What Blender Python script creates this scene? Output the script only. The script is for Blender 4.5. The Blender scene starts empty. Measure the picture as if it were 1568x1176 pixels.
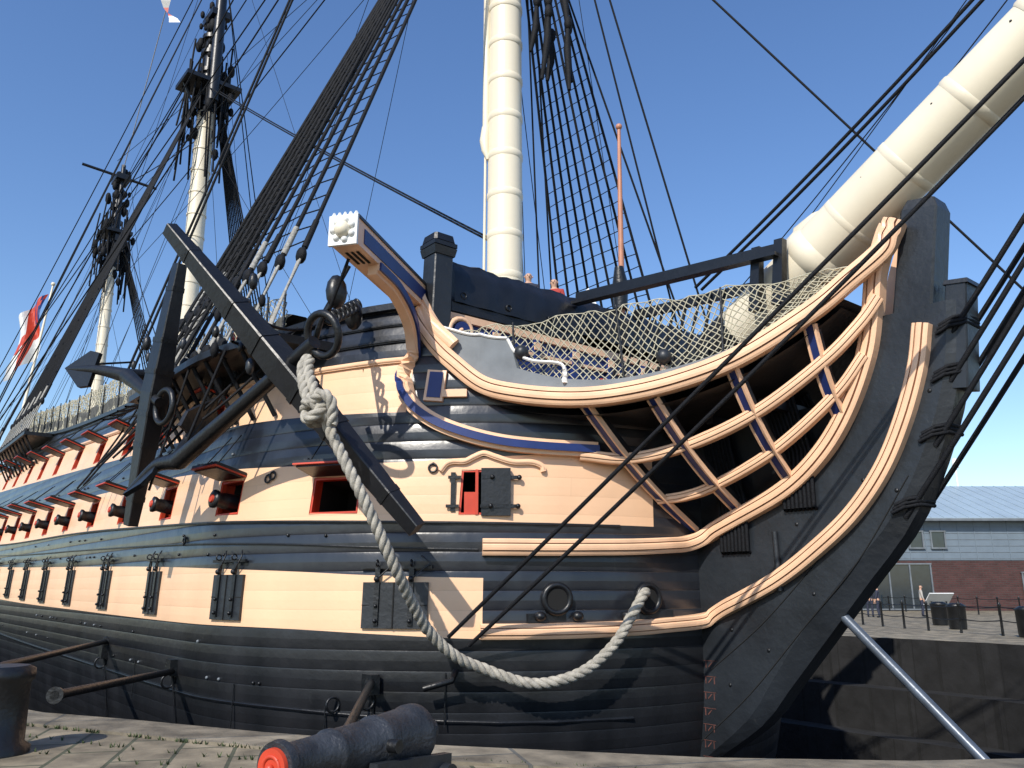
import bpy, math, random
from mathutils import Vector, Matrix
random.seed(7)
V=Vector
scn=bpy.context.scene
scn.view_settings.view_transform='Standard'
try: scn.view_settings.look='None'
except Exception: pass
scn.view_settings.exposure=0

# ---------------------------------------------------------------- materials
def mat(name,col,rough=.5,var=.12,vscale=3.,bump=.0,bscale=20.,metal=0.,spec=.5,planks=0.,col2=None,streak=False,coat=0.,seam=.6,scuff=0.):
    m=bpy.data.materials.new(name);m.use_nodes=True
    nt=m.node_tree;N=nt.nodes;L=nt.links
    b=N['Principled BSDF'];b.inputs['Roughness'].default_value=rough
    b.inputs['Metallic'].default_value=metal
    b.inputs['Specular IOR Level'].default_value=spec
    if coat: b.inputs['Coat Weight'].default_value=coat;b.inputs['Coat Roughness'].default_value=.25
    tc=N.new('ShaderNodeTexCoord')
    no=N.new('ShaderNodeTexNoise');no.inputs['Scale'].default_value=vscale;no.inputs['Detail'].default_value=6
    if streak:
        mp=N.new('ShaderNodeMapping');mp.inputs['Scale'].default_value=(1.,1.,.18)
        L.new(tc.outputs['Object'],mp.inputs[0]);L.new(mp.outputs[0],no.inputs['Vector'])
    else: L.new(tc.outputs['Object'],no.inputs['Vector'])
    r=N.new('ShaderNodeValToRGB')
    c2=col2 or tuple(c*(1-var*2) for c in col)
    r.color_ramp.elements[0].position=.32;r.color_ramp.elements[0].color=(*c2,1)
    r.color_ramp.elements[1].position=.62;r.color_ramp.elements[1].color=(*col,1)
    L.new(no.outputs['Fac'],r.inputs[0]);out=r.outputs[0]
    h=None
    if bump>0:
        n2=N.new('ShaderNodeTexNoise');n2.inputs['Scale'].default_value=bscale;n2.inputs['Detail'].default_value=4
        L.new(tc.outputs['Object'],n2.inputs['Vector'])
        bp=N.new('ShaderNodeBump');bp.inputs['Strength'].default_value=bump;bp.inputs['Distance'].default_value=.02
        L.new(n2.outputs['Fac'],bp.inputs['Height']);h=bp
        L.new(bp.outputs[0],b.inputs['Normal'])
        if coat: L.new(bp.outputs[0],b.inputs['Coat Normal'])
    if planks:
        br=N.new('ShaderNodeTexBrick');br.inputs['Scale'].default_value=1.
        br.inputs['Brick Width'].default_value=6.;br.inputs['Row Height'].default_value=.31
        br.inputs['Mortar Size'].default_value=.004;br.inputs['Mortar Smooth'].default_value=.4
        br.inputs['Color1'].default_value=(1,1,1,1);br.inputs['Color2'].default_value=(.94,.94,.94,1);br.inputs['Mortar'].default_value=(seam,seam,seam,1)
        L.new(tc.outputs['UV'],br.inputs['Vector'])
        mx=N.new('ShaderNodeMix');mx.data_type='RGBA';mx.blend_type='MULTIPLY';mx.inputs[0].default_value=1
        L.new(out,mx.inputs[6]);L.new(br.outputs['Color'],mx.inputs[7]);out=mx.outputs[2]
        sx=N.new('ShaderNodeSeparateXYZ');L.new(tc.outputs['UV'],sx.inputs[0])
        m1=N.new('ShaderNodeMath');m1.operation='DIVIDE';m1.inputs[1].default_value=.31;L.new(sx.outputs[1],m1.inputs[0])
        m2=N.new('ShaderNodeMath');m2.operation='FRACT';L.new(m1.outputs[0],m2.inputs[0])
        m3=N.new('ShaderNodeMath');m3.operation='PINGPONG';m3.inputs[1].default_value=.5;L.new(m2.outputs[0],m3.inputs[0])
        m4=N.new('ShaderNodeMath');m4.operation='POWER';m4.inputs[1].default_value=.5;L.new(m3.outputs[0],m4.inputs[0])
        b2=N.new('ShaderNodeBump');b2.inputs['Strength'].default_value=planks;b2.inputs['Distance'].default_value=.035
        L.new(m4.outputs[0],b2.inputs['Height'])
        if h: L.new(h.outputs[0],b2.inputs['Normal'])
        L.new(b2.outputs[0],b.inputs['Normal'])
        if coat: L.new(b2.outputs[0],b.inputs['Coat Normal'])
        n3=N.new('ShaderNodeTexNoise');n3.inputs['Scale'].default_value=1.3;n3.inputs['Detail'].default_value=5
        L.new(tc.outputs['Object'],n3.inputs['Vector'])
        mr=N.new('ShaderNodeMapRange');mr.inputs[3].default_value=rough*.75;mr.inputs[4].default_value=rough*1.4
        L.new(n3.outputs['Fac'],mr.inputs[0]);L.new(mr.outputs[0],b.inputs['Roughness'])
    if scuff:
        n5=N.new('ShaderNodeTexNoise');n5.inputs['Scale'].default_value=5.;n5.inputs['Detail'].default_value=10;n5.inputs['Roughness'].default_value=.75
        mp5=N.new('ShaderNodeMapping');mp5.inputs['Scale'].default_value=(1.,1.,.35)
        L.new(tc.outputs['Object'],mp5.inputs[0]);L.new(mp5.outputs[0],n5.inputs['Vector'])
        rr=N.new('ShaderNodeMapRange');rr.inputs[1].default_value=.63;rr.inputs[2].default_value=.75;rr.inputs[3].default_value=0;rr.inputs[4].default_value=scuff
        L.new(n5.outputs['Fac'],rr.inputs[0])
        m5=N.new('ShaderNodeMix');m5.data_type='RGBA';L.new(rr.outputs[0],m5.inputs[0]);L.new(out,m5.inputs[6]);m5.inputs[7].default_value=(.16,.16,.15,1);out=m5.outputs[2]
    L.new(out,b.inputs['Base Color'])
    return m
PEACH_H=mat('hull_peach_paint',(.88,.56,.345),.38,.05,.8,.2,6.,planks=.22,streak=True,seam=.82,scuff=.10)
BLACK_H=mat('hull_black_paint',(.011,.013,.019),.30,.2,1.5,.3,5.,planks=.85,streak=True,col2=(.022,.026,.033),coat=.35,seam=.4,scuff=.22)
BLACKLOW=mat('hull_bottom_paint',(.008,.009,.011),.36,.2,1.5,.35,6.,planks=.5,streak=True,col2=(.016,.017,.020),coat=.12,seam=.4,scuff=.18)
PEACH=mat('peach_paint',(.88,.55,.345),.40,.07,2.,.12,15.,scuff=.12)
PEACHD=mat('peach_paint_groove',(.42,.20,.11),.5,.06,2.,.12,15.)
BLACK=mat('black_paint',(.009,.010,.013),.38,.2,3.,.3,12.,scuff=.12)
GREYBLK=mat('weathered_grey_black',(.019,.023,.029),.42,.25,1.2,.5,8.,col2=(.010,.012,.015),scuff=.25)
BLUE=mat('dark_blue_paint',(.014,.032,.15),.4,.1,3.)
RED=mat('red_paint',(.55,.055,.022),.45,.1,3.)
CREAM=mat('mast_cream_paint',(.80,.72,.555),.40,.06,1.0,.1,6.,streak=True,scuff=.08)
ROPEB=mat('tarred_rope',(.006,.007,.010),.7,.3,20.,.6,60.,spec=.25)
ROPEG=mat('grey_rope',(.36,.35,.32),.85,.2,20.,.6,60.)
ROPEW=mat('hemp_rope',(.44,.41,.35),.9,.2,9.,.8,70.)
NETM=mat('net_cord',(.52,.49,.37),.9,.15,9.)
IRON=mat('black_iron',(.008,.009,.011),.4,.2,4.,.5,15.)
GUNM=mat('weathered_gun_iron',(.032,.036,.044),.5,.3,5.,.8,25.,col2=(.012,.014,.018))
GREYP=mat('grey_paint',(.16,.18,.20),.5,.15,2.,.1,10.,scuff=.3)
WHITE=mat('white_paint',(.76,.76,.73),.45,.05,2.)
STEEL=mat('steel_blue_grey',(.10,.12,.15),.35,.2,3.,.1,20.,metal=.3)
HOLE=mat('dark_inside',(.006,.006,.006),.9,.1)
SKIN=mat('skin',(.55,.33,.23),.6,.05)
DARKC=mat('dark_cloth',(.03,.035,.06),.9,.1)
LITC=mat('light_cloth',(.45,.42,.38),.9,.1)
REDC=mat('red_cloth',(.4,.05,.04),.9,.1)
HAIR=mat('hair',(.06,.035,.02),.7,.1)
HAMM=mat('hammock_canvas',(.10,.10,.09),.95,.3,6.,.6,20.)
CANV=mat('grey_green_canvas',(.13,.14,.12),.95,.3,4.,.6,10.)
DECK=mat('deck_wood',(.22,.16,.10),.8,.2,3.)
RUST=mat('varnished_pole',(.50,.22,.13),.5,.1,3.)

# ---------------------------------------------------------------- mesh builder
def link(o,parent=None):
    bpy.context.collection.objects.link(o)
    if parent: o.parent=parent
    return o
def empty(name,loc=(0,0,0),parent=None):
    e=bpy.data.objects.new(name,None);e.location=loc;e.empty_display_size=.3
    return link(e,parent)
class MB:
    def __init__(s): s.v=[];s.f=[];s.m=[];s.mats=[];s.sm=[]
    def mi(s,m):
        if m not in s.mats: s.mats.append(m)
        return s.mats.index(m)
    def add(s,vs,fs,m,smooth=False):
        o=len(s.v);s.v+= [tuple(v) for v in vs];k=s.mi(m)
        for f in fs: s.f.append(tuple(i+o for i in f));s.m.append(k);s.sm.append(smooth)
    def box(s,c,ax,sz,m,taper=1.):
        c=V(c);a,b,d=[V(q) for q in ax];x,y,z=[q/2 for q in sz];vs=[]
        for k in (-1,1):
            t=taper if k>0 else 1
            for i,j in((-1,-1),(1,-1),(1,1),(-1,1)): vs.append(c+a*x*i*t+b*y*j*t+d*z*k)
        s.add(vs,[(0,3,2,1),(4,5,6,7),(0,1,5,4),(1,2,6,5),(2,3,7,6),(3,0,4,7)],m)
    def abox(s,lo,hi,m):
        lo=V(lo);hi=V(hi);s.box((lo+hi)/2,((1,0,0),(0,1,0),(0,0,1)),hi-lo,m)
    def beam(s,p0,p1,w0,h0,w1,h1,m,up=(0,0,1),cham=0.):
        p0=V(p0);p1=V(p1);t=(p1-p0).normalized();a=t.cross(V(up)).normalized();b=a.cross(t)
        vs=[]
        for p,w,h in((p0,w0,h0),(p1,w1,h1)):
            if cham:
                k=cham
                pr=[(-1,-1+k),(-1+k,-1),(1-k,-1),(1,-1+k),(1,1-k),(1-k,1),(-1+k,1),(-1,1-k)]
            else: pr=[(-1,-1),(1,-1),(1,1),(-1,1)]
            for i,j in pr: vs.append(p+a*w/2*i+b*h/2*j)
        n=len(pr);fs=[tuple(range(n))[::-1],tuple(range(n,2*n))]
        for i in range(n): fs.append((i,(i+1)%n,n+(i+1)%n,n+i))
        s.add(vs,fs,m)
    def cyl(s,p0,p1,r0,r1,m,seg=16,caps=True,smooth=True):
        s.tube([p0,p1],[r0,r1],m,seg,caps,smooth)
    def tube(s,pts,rs,m,seg=12,caps=True,smooth=True):
        pts=[V(p) for p in pts];n=len(pts)
        if not isinstance(rs,(list,tuple)): rs=[rs]*n
        t=(pts[1]-pts[0]).normalized()
        a=t.orthogonal().normalized();vs=[]
        for i,p in enumerate(pts):
            if i==0: t=(pts[1]-p)
            elif i==n-1: t=(p-pts[i-1])
            else: t=(pts[i+1]-pts[i-1])
            if t.length<1e-6: t=(pts[-1]-pts[0])
            t=t.normalized();a=(a-t*a.dot(t))
            a=a.normalized() if a.length>1e-6 else t.orthogonal().normalized()
            b=t.cross(a)
            for k in range(seg):
                g=2*math.pi*k/seg;vs.append(p+(a*math.cos(g)+b*math.sin(g))*rs[i])
        fs=[]
        for i in range(n-1):
            for k in range(seg):
                k2=(k+1)%seg;fs.append((i*seg+k,i*seg+k2,(i+1)*seg+k2,(i+1)*seg+k))
        s.add(vs,fs,m,smooth)
        if caps: s.add(vs[:seg],[tuple(range(seg))[::-1]],m);s.add(vs[-seg:],[tuple(range(seg))],m)
    def ball(s,c,r,m,sx=(1,1,1),seg=10,rings=6,rot=None):
        vs=[];c=V(c)
        for i in range(rings+1):
            ph=math.pi*i/rings
            for k in range(seg):
                g=2*math.pi*k/seg
                q=V((math.sin(ph)*math.cos(g)*sx[0],math.sin(ph)*math.sin(g)*sx[1],math.cos(ph)*sx[2]))*r
                if rot: q=rot@q
                vs.append(c+q)
        fs=[(i*seg+k,i*seg+(k+1)%seg,(i+1)*seg+(k+1)%seg,(i+1)*seg+k) for i in range(rings) for k in range(seg)]
        s.add(vs,fs,m,True)
    def torus(s,c,n,R,r,m,seg=24,s2=8,arc=1.):
        n=V(n).normalized();a=n.orthogonal().normalized();b=n.cross(a);c=V(c)
        k=int(seg*arc)+1
        pts=[c+(a*math.cos(2*math.pi*i/seg)+b*math.sin(2*math.pi*i/seg))*R for i in range(k)]
        s.tube(pts,r,m,s2,False)
    def sweep(s,pts,prof,m,flip=1,up=(0,0,1),caps=True,mfun=None):
        up=V(up);pts=[V(p) for p in pts];n=len(pts);k=len(prof);vs=[]
        for i,p in enumerate(pts):
            t=(pts[min(i+1,n-1)]-pts[max(i-1,0)]).normalized()
            a=t.cross(up).normalized()*flip;b=(a.cross(t) if flip>0 else t.cross(a)).normalized()
            if b.dot(up)<0: b=-b
            for (x,y) in prof: vs.append(p+a*x+b*y)
        if mfun:
            for j in range(k): s.add(vs,[(i*k+j,i*k+(j+1)%k,(i+1)*k+(j+1)%k,(i+1)*k+j) for i in range(n-1)],mfun(j))
        else: s.add(vs,[(i*k+j,i*k+(j+1)%k,(i+1)*k+(j+1)%k,(i+1)*k+j) for i in range(n-1) for j in range(k)],m)
        if caps: s.add(vs[:k],[tuple(range(k))[::-1]],m);s.add(vs[-k:],[tuple(range(k))],m)
    def make(s,name,parent=None,loc=(0,0,0),recalc=True):
        me=bpy.data.meshes.new(name);me.from_pydata(s.v,[],s.f)
        for m in s.mats: me.materials.append(m)
        me.polygons.foreach_set('material_index',s.m);me.polygons.foreach_set('use_smooth',s.sm)
        me.update()
        if recalc:
            import bmesh
            bm=bmesh.new();bm.from_mesh(me)
            bm.verts.ensure_lookup_table()
            bmesh.ops.recalc_face_normals(bm,faces=bm.faces);bm.to_mesh(me);bm.free()
        o=bpy.data.objects.new(name,me);o.location=loc
        return link(o,parent)
def curve(name,lines,r,m,parent,res=1):
    cu=bpy.data.curves.new(name,'CURVE');cu.dimensions='3D';cu.bevel_depth=r;cu.bevel_resolution=res;cu.use_fill_caps=False
    for L in lines:
        sp=cu.splines.new('POLY');sp.points.add(len(L)-1)
        for i,p in enumerate(L): sp.points[i].co=(p[0],p[1],p[2],1)
    cu.materials.append(m)
    return link(bpy.data.objects.new(name,cu),parent)
def sag(a,b,k=.01,n=12):
    a=V(a);b=V(b);l=(b-a).length
    return [a.lerp(b,i/n)-V((0,0,k*l*4*(i/n)*(1-i/n))) for i in range(n+1)]
def smooth(pts,n=8):
    P=[V(p) for p in pts];P=[P[0]*2-P[1]]+P+[P[-1]*2-P[-2]];o=[]
    for i in range(1,len(P)-2):
        a,b,c,d=P[i-1:i+3]
        for k in range(n):
            t=k/n;o.append(.5*((2*b)+(c-a)*t+(2*a-5*b+4*c-d)*t*t+(3*b-a-3*c+d)*t**3))
    o.append(P[-2]);return o
def interp(tab,x):
    if x<=tab[0][0]: return tab[0][1]
    for (a,b),(c,d) in zip(tab,tab[1:]):
        if x<=c:
            t=(x-a)/(c-a);return b+(d-b)*t
    return tab[-1][1]
def tabsm(tab):
    pts=smooth([(a,b,0) for a,b in tab],8);T=[(p.x,p.y) for p in pts];return lambda s:interp(T,s)

# ---------------------------------------------------------------- hull form
Lb=6.8
def H(z):
    if z<1: return 7.0-0.04*(1-z)**2
    return 7.0-0.0315*(z-1)**1.9
def Pt(s,z,off=0.,side=-1):
    def q(s,z):
        s0=0 if z>.5 else .06*(.5-z)**2
        h=H(z)
        if s<Lb:
            k=max(0,1-s/Lb);y=h*math.sqrt(max(0,1-k*k));x=-(s+s0*k)
        else: y=h;x=-s
        if s>40: y*=1-.22*((s-40)/17)**2
        return V((x,side*y,z))
    p=q(s,z)
    if off:
        e=.01;a=q(s+e,z)-q(max(0,s-e),z);b=q(s,z+e)-q(s,z-e)
        n=a.cross(b).normalized()
        if n.y*side<0: n=-n
        if abs(n.y)<1e-3 and n.x<0: n=-n
        p=p+n*off
    return p
def Nm(s,z): return (Pt(s,z,.1)-Pt(s,z)).normalized()
LBb=tabsm([(0,.78),(1.3,.80),(2.65,.88),(4.4,.94),(8.7,.95),(15.7,1.0),(29,1.15),(57,1.8)])
LBt=tabsm([(0,1.74),(1.34,1.75),(2.7,1.80),(4.5,1.89),(9.2,2.03),(16.6,2.17),(30.8,2.43),(57,3.2)])
MBb=tabsm([(0,2.63),(1.4,2.65),(3.6,2.71),(9.8,2.94),(17.6,3.17),(32.4,3.4),(57,4.2)])
MBt=tabsm([(0,3.95),(1.4,3.74),(3.8,3.68),(10.7,4.04),(20.9,4.34),(57,5.6)])
UBb=tabsm([(0,4.5),(2.4,4.55),(6,4.68),(14,5.05),(23,5.5),(57,7.2)])
UBt=tabsm([(0,5.5),(2.4,5.5),(5,5.48),(12,5.85),(25,6.6),(57,8.6)])
TOP=tabsm([(0,6.5),(2.4,6.55),(6,6.45),(10,6.5),(16,6.85),(27,7.7),(40,9.3),(57,11.3)])
ship=empty('sailing_warship')
midports=[3.3,5.8,9.3,12.9,16.3,19.6,22.9,26.2,29.5,33,36.5,40]
upports=[7.6,11.2,14.7,18.2,21.5,25,28.4,31.8,35.2,38.6]
cols=set()
for i in range(0,25): cols.add(round(Lb*(1-math.cos(math.pi/2*i/24)),3))
s=Lb
while s<57: cols.add(round(s,3));s+=.7
cols.add(57.);cols.add(2.4);cols.add(1.34)
pr_mid=[(1.22,1.62)]+[(s-.40,s+.40) for s in midports]
pr_up=[(s-.38,s+.38) for s in upports]
for a,b in pr_mid+pr_up: cols.add(a);cols.add(b)
cols=sorted(cols);cc=[cols[0]]
key=set([x for ab in pr_mid+pr_up for x in ab]+[2.4,1.34,57.])
for c in cols[1:]:
    if c-cc[-1]<.06:
        if c in key and cc[-1] not in key: cc[-1]=c
        elif c in key: cc.append(c)
    else: cc.append(c)
cols=cc
def lin(f,g,t): return lambda s:f(s)*(1-t)+g(s)*t
K=lambda c:(lambda s:c)
rows=[(K(-8),BLACKLOW),(K(-6.5),BLACKLOW),(K(-5),BLACKLOW),(K(-3.8),BLACKLOW),(K(-2.8),BLACKLOW),(K(-1.8),BLACKLOW),(K(-1),BLACKLOW),(K(-.3),BLACKLOW),
 (K(.3),BLACKLOW),(LBb,'LB'),(lin(LBb,LBt,.5),'LB'),(LBt,BLACK_H),(lin(LBt,MBb,.5),BLACK_H),(MBb,PEACH_H),
 (lambda s:MBb(s)+.12,'MP'),(lambda s:MBt(s)-.22,PEACH_H),(MBt,BLACK_H),(lin(MBt,UBb,.5),BLACK_H),(UBb,PEACH_H),
 (lambda s:UBb(s)+.1,'UP'),(lambda s:UBt(s)-.2,PEACH_H),(UBt,BLACK_H),(lin(UBt,TOP,.5),BLACK_H),(TOP,None)]
def inr(a,b,L): return any(a>=p-1e-4 and b<=q+1e-4 for p,q in L)
arc=[0]
for i in range(1,len(cols)): arc.append(arc[-1]+(Pt(cols[i],1)-Pt(cols[i-1],1)).length)
skirt=lambda s:interp([(0,4.56),(.5,4.66),(.9,4.76),(1.5,5.0),(1.95,5.5),(2.4,6.5)],s)
def build_hull(side):
    vs=[];fs=[];ms=[]
    mats=[PEACH_H,BLACK_H,BLACKLOW]
    nr=len(rows)
    for c in cols:
        for f,_ in rows: vs.append(tuple(Pt(c,f(c),0,side)))
    us=[arc[i//nr] for i in range(len(vs))]
    for i in range(len(cols)-1):
        a,b=cols[i],cols[i+1]
        for j in range(nr-1):
            m=rows[j][1]
            if b<=2.4+1e-4 and j>=18: continue
            if m=='LB': m=BLACK_H if b<=1.34+1e-4 else PEACH_H
            elif m=='MP':
                if inr(a,b,pr_mid): continue
                m=PEACH_H
            elif m=='UP':
                if inr(a,b,pr_up): continue
                m=PEACH_H
            if m==PEACH_H and b<.2: m=BLACK_H
            f=(i*nr+j,(i+1)*nr+j,(i+1)*nr+j+1,i*nr+j+1)
            if side<0: f=f[::-1]
            fs.append(f);ms.append(mats.index(m))
        if b<=2.4+1e-4:
            o=len(vs)
            for c,k in((a,i),(b,i+1)):
                for z in(UBb(c),(UBb(c)+skirt(c))/2,skirt(c)): vs.append(tuple(Pt(c,z,0,side)));us.append(arc[k])
            for j in range(2):
                f=(o+j,o+3+j,o+4+j,o+1+j)
                if side<0:f=f[::-1]
                fs.append(f);ms.append(1)
    me=bpy.data.meshes.new('hull');me.from_pydata(vs,[],fs)
    for m in mats: me.materials.append(m)
    me.polygons.foreach_set('material_index',ms);me.polygons.foreach_set('use_smooth',[True]*len(fs))
    ul=me.uv_layers.new(name='UVMap')
    for p in me.polygons:
        for li in p.loop_indices:
            vi=me.loops[li].vertex_index;ul.data[li].uv=(us[vi],me.vertices[vi].co.z)
    me.update();return link(bpy.data.objects.new('hull_side',me),ship)
build_hull(-1);build_hull(1)
b=MB()
zz=[f(57.) for f,_ in rows]
vs=[Pt(57,z,0,-1) for z in zz]+[Pt(57,z,0,1) for z in zz];n=len(zz)
b.add(vs,[(i,i+1,n+i+1,n+i) for i in range(n-1)],BLACK)
def deckstrip(s0,s1,zf,m,inset=.15):
    n=30;vs=[]
    for i in range(n+1):
        s=s0+(s1-s0)*i/n;z=zf(s);p=Pt(s,z,-inset) if s>.3 else Pt(s,z)
        vs+= [p,V((p.x,-p.y,p.z))]
    b.add(vs,[(2*i,2*i+1,2*i+3,2*i+2) for i in range(n)],m)
deckstrip(2.4,57,lambda s:TOP(s)-1.1,DECK)
deckstrip(.02,2.6,lambda s:UBb(s)-.03,BLACK,.02)
b.make('decks_and_transom',ship)

def hullpath(s0,s1,zf,off=.0,n=60,side=-1):
    return [Pt(s0+(s1-s0)*i/n,zf(s0+(s1-s0)*i/n),off,side) for i in range(n+1)]
def prof(w,h): return [(-.03,-h/2),(w*.7,-h/2),(w*.72,-h*.3),(w*.9,-h*.27),(w,-h*.12),(w,h*.12),(w*.9,h*.27),(w*.72,h*.3),(w*.7,h/2),(-.03,h/2)]
def boxp(w,h,o=0): return [(o,-h/2),(o+w,-h/2),(o+w,h/2),(o,h/2)]
b=MB()
for sd,fl in((-1,1),(1,-1)):
    hp=hullpath(57,2.4,lambda s:TOP(s)+.05,0,120,sd)
    b.sweep(hp,boxp(.34,.12,-.2),BLACK,fl)
    b.sweep(hullpath(57,2.4,lambda s:UBt(s)+.03,0,120,sd),prof(.08,.10),PEACH,fl)
    b.sweep(hullpath(57,2.4,lambda s:UBt(s)+.42,0,120,sd),prof(.06,.07),BLACK,fl)
    b.sweep(hullpath(57,2.4,lambda s:UBt(s)+.75,0,120,sd),prof(.05,.06),BLACK,fl)
    b.sweep(hullpath(57,.3,lambda s:MBb(s)-.02,0,120,sd),prof(.045,.05),BLACK,fl)
    b.sweep(hullpath(57,1.4,lambda s:LBt(s)+.45,0,120,sd),prof(.03,.04),BLACK,fl)
    b.sweep(hullpath(57,.25,lambda s:LBb(s)-1.25,0,120,sd),prof(.04,.05),BLACK,fl)
b.make('rails_and_mouldings',ship)
b=MB()
for i in range(60):
    s=random.uniform(2,30);z=random.choice([LBb(s)-.3,LBt(s)+.25,MBt(s)+.3,LBb(s)-.9,MBb(s)-.25])
    b.ball(Pt(s,z,.01),.03,IRON if random.random()<.7 else GREYP,seg=8,rings=4)
for s,z in((1.95,3.55),(4.6,3.55),(2.45,2.2),(4.7,3.5),(7.6,2.5)):
    b.torus(Pt(s,z,.03),Nm(s,z),.07,.018,IRON,16,6);b.ball(Pt(s,z+.07,.02),.03,IRON)
for s,z in((1.7,.3),(5,.0),(10,.1),(3.2,-.25)):
    p=Pt(s,z,.02);b.tube([p,p+V((0,0,-.8))],.012,IRON,5)
b.make('ringbolts_and_fittings',ship)

# ---------------------------------------------------------------- gun ports
b=MB()
def port(s0,s1,z0,z1,lid=True,gun=False,inner=RED):
    c=[(s0,z0),(s1,z0),(s1,z1),(s0,z1)]
    n=Nm((s0+s1)/2,(z0+z1)/2)
    o=[Pt(s,z,.012) for s,z in c];i=[Pt(s,z)-n*.28 for s,z in c];i2=[p-n*.9 for p in i]
    b.add(o+i,[(k,(k+1)%4,4+(k+1)%4,4+k) for k in range(4)],inner)
    b.add(i+i2,[(k,(k+1)%4,4+(k+1)%4,4+k) for k in range(4)]+[(4,5,6,7)],HOLE)
    along=(o[1]-o[0]).normalized();up=V((0,0,1));w=(o[1]-o[0]).length
    for k,(p,q) in enumerate(((o[0],o[1]),(o[1],o[2]),(o[2],o[3]),(o[3],o[0]))):
        b.beam(p-n*.06,q-n*.06,.07,.09,.07,.09,inner,up=n)
    if lid:
        hz=(o[2]+o[3])/2+up*.05;L=(z1-z0)-.02;d=(n*.985+up*.12).normalized()
        nn=along.cross(d)
        if nn.z<0: nn=-nn
        c0=hz+d*L/2
        b.box(c0+nn*.035,(along,d,nn),(w+.12,L,.05),BLACK)
        b.box(c0-nn*.005,(along,d,nn),(w+.10,L+.02,.028),inner)
        b.box(c0-nn*.032,(along,d,nn),(w+.02,L-.10,.03),BLACK)
        for t in(-.3,.3): b.box(c0+nn*.07+along*w*t,(along,d,nn),(.07,L,.02),IRON)
        for t in(-.3,.3):
            a=hz+d*L*.85+along*w*t;b.tube([a,hz+up*.8+along*w*t*.7],.012,ROPEB,5,False)
            b.torus(a+nn*.06,along,.05,.012,IRON,12,5)
    if gun:
        cc=(o[0]+o[1]+o[2]+o[3])/4-up*.08;
        b.tube([cc-n*.8,cc+n*.1,cc+n*.22,cc+n*.28,cc+n*.33,cc+n*.35],[.17,.15,.135,.17,.17,.10],IRON,18)
        b.cyl(cc+n*.345,cc+n*.38,.085,.07,RED,14)
for k,s in enumerate(midports): port(s-.4,s+.4,MBb(s)+.12,MBt(s)-.22,True,k>=1)
port(1.22,1.62,MBb(1.4)+.12,MBt(1.4)-.22,False,False)
for s in upports: port(s-.38,s+.38,UBb(s)+.1,UBt(s)-.2,True,False)
z0=MBb(1.4)+.12;z1=MBt(1.4)-.22;zc=(z0+z1)/2
b.beam(Pt(1.40,zc,.03),Pt(1.12,zc,.06),.07,z1-z0+.04,.07,z1-z0+.04,BLACK,up=(0,0,1))
b.beam(Pt(1.57,z0+.2,-.05),Pt(1.42,z0+.2,-.05),.05,.36,.05,.36,RED,up=(0,0,1))
b.beam(Pt(1.46,zc,.0),Pt(1.43,zc,.0),.07,z1-z0,.07,z1-z0,RED,up=(0,0,1))
b.beam(Pt(1.72,zc,.02),Pt(1.67,zc,.02),.05,z1-z0-.1,.05,z1-z0-.1,BLACK,up=(0,0,1))
for dz in(-.24,.24):
    b.beam(Pt(1.40,zc+dz,.075),Pt(1.04,zc+dz,.075),.03,.06,.03,.06,IRON);b.ball(Pt(1.30,zc+dz,.10),.04,IRON);b.ball(Pt(1.05,zc+dz,.08),.045,IRON)
    b.beam(Pt(1.62,zc+dz,.05),Pt(1.76,zc+dz,.05),.03,.05,.03,.05,IRON)
b.make('gun_ports',ship)
b=MB()
path=[Pt(s,z,.01) for s,z in((1.86,3.50),(1.80,3.62),(1.72,3.66),(1.6,3.66),(1.5,3.74),(1.4,3.80),(1.28,3.74),(1.12,3.66),(.95,3.66),(.86,3.6),(.84,3.5))]
b.sweep(smooth(path,6),prof(.07,.09),PEACH)
b.make('port_hood_moulding',ship)
b=MB()
lows=[2.3,5.35,9.2,13.2,17.2,20.8,24.2,27.5,31,34.5,38,41.5,45]
for s in lows:
    za=LBb(s)+.10;zb=LBt(s)-.10;w=.40 if s<3 else .44
    N=5
    f=[Pt(s-w+2*w*i/N,za,.05) for i in range(N+1)];g=[Pt(s-w+2*w*i/N,zb,.05) for i in range(N+1)]
    fi=[Pt(s-w+2*w*i/N,za,-.02) for i in range(N+1)];gi=[Pt(s-w+2*w*i/N,zb,-.02) for i in range(N+1)]
    n=N+1;vs=f+g+fi+gi
    fs=[(i,i+1,n+i+1,n+i) for i in range(N)]+[(i,i+1,2*n+i+1,2*n+i) for i in range(N)]+[(n+i,n+i+1,3*n+i+1,3*n+i) for i in range(N)]+[(0,n,3*n,2*n),(N,n+N,3*n+N,2*n+N)]
    b.add(vs,fs,GREYBLK)
    for t in(-.52,.52):
        ss=s+w*t
        b.beam(Pt(ss,za+.05,.07),Pt(ss,zb+.22,.07),.08,.03,.08,.03,IRON,up=Nm(ss,za))
        b.ball(Pt(ss,zb+.05,.10),.05,IRON);b.ball(Pt(ss,za+.12,.10),.035,IRON);b.ball(Pt(ss,za+.35,.10),.03,IRON)
        p=Pt(ss,zb+.30,.12);b.torus(p,(Pt(ss+.1,1)-Pt(ss-.1,1)),.05,.014,IRON,12,5)
        b.tube([Pt(ss,zb+.05,.10),Pt(ss-.22,zb+.30,.14),Pt(ss-.1,zb+.42,.05)],.014,IRON,5)
    b.beam(Pt(s-w*1.1,zb+.24,.06),Pt(s+w*1.1,zb+.24,.06),.05,.05,.05,.05,BLACK)
    b.beam(Pt(s,za+.0,.055),Pt(s,zb,.055),.02,.02,.02,.02,HOLE,up=Nm(s,za))
    b.beam(Pt(s-w,(za+zb)/2,.05),Pt(s+w,(za+zb)/2,.05),.012,.015,.012,.015,HOLE)
b.make('lower_port_lids',ship)

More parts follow.
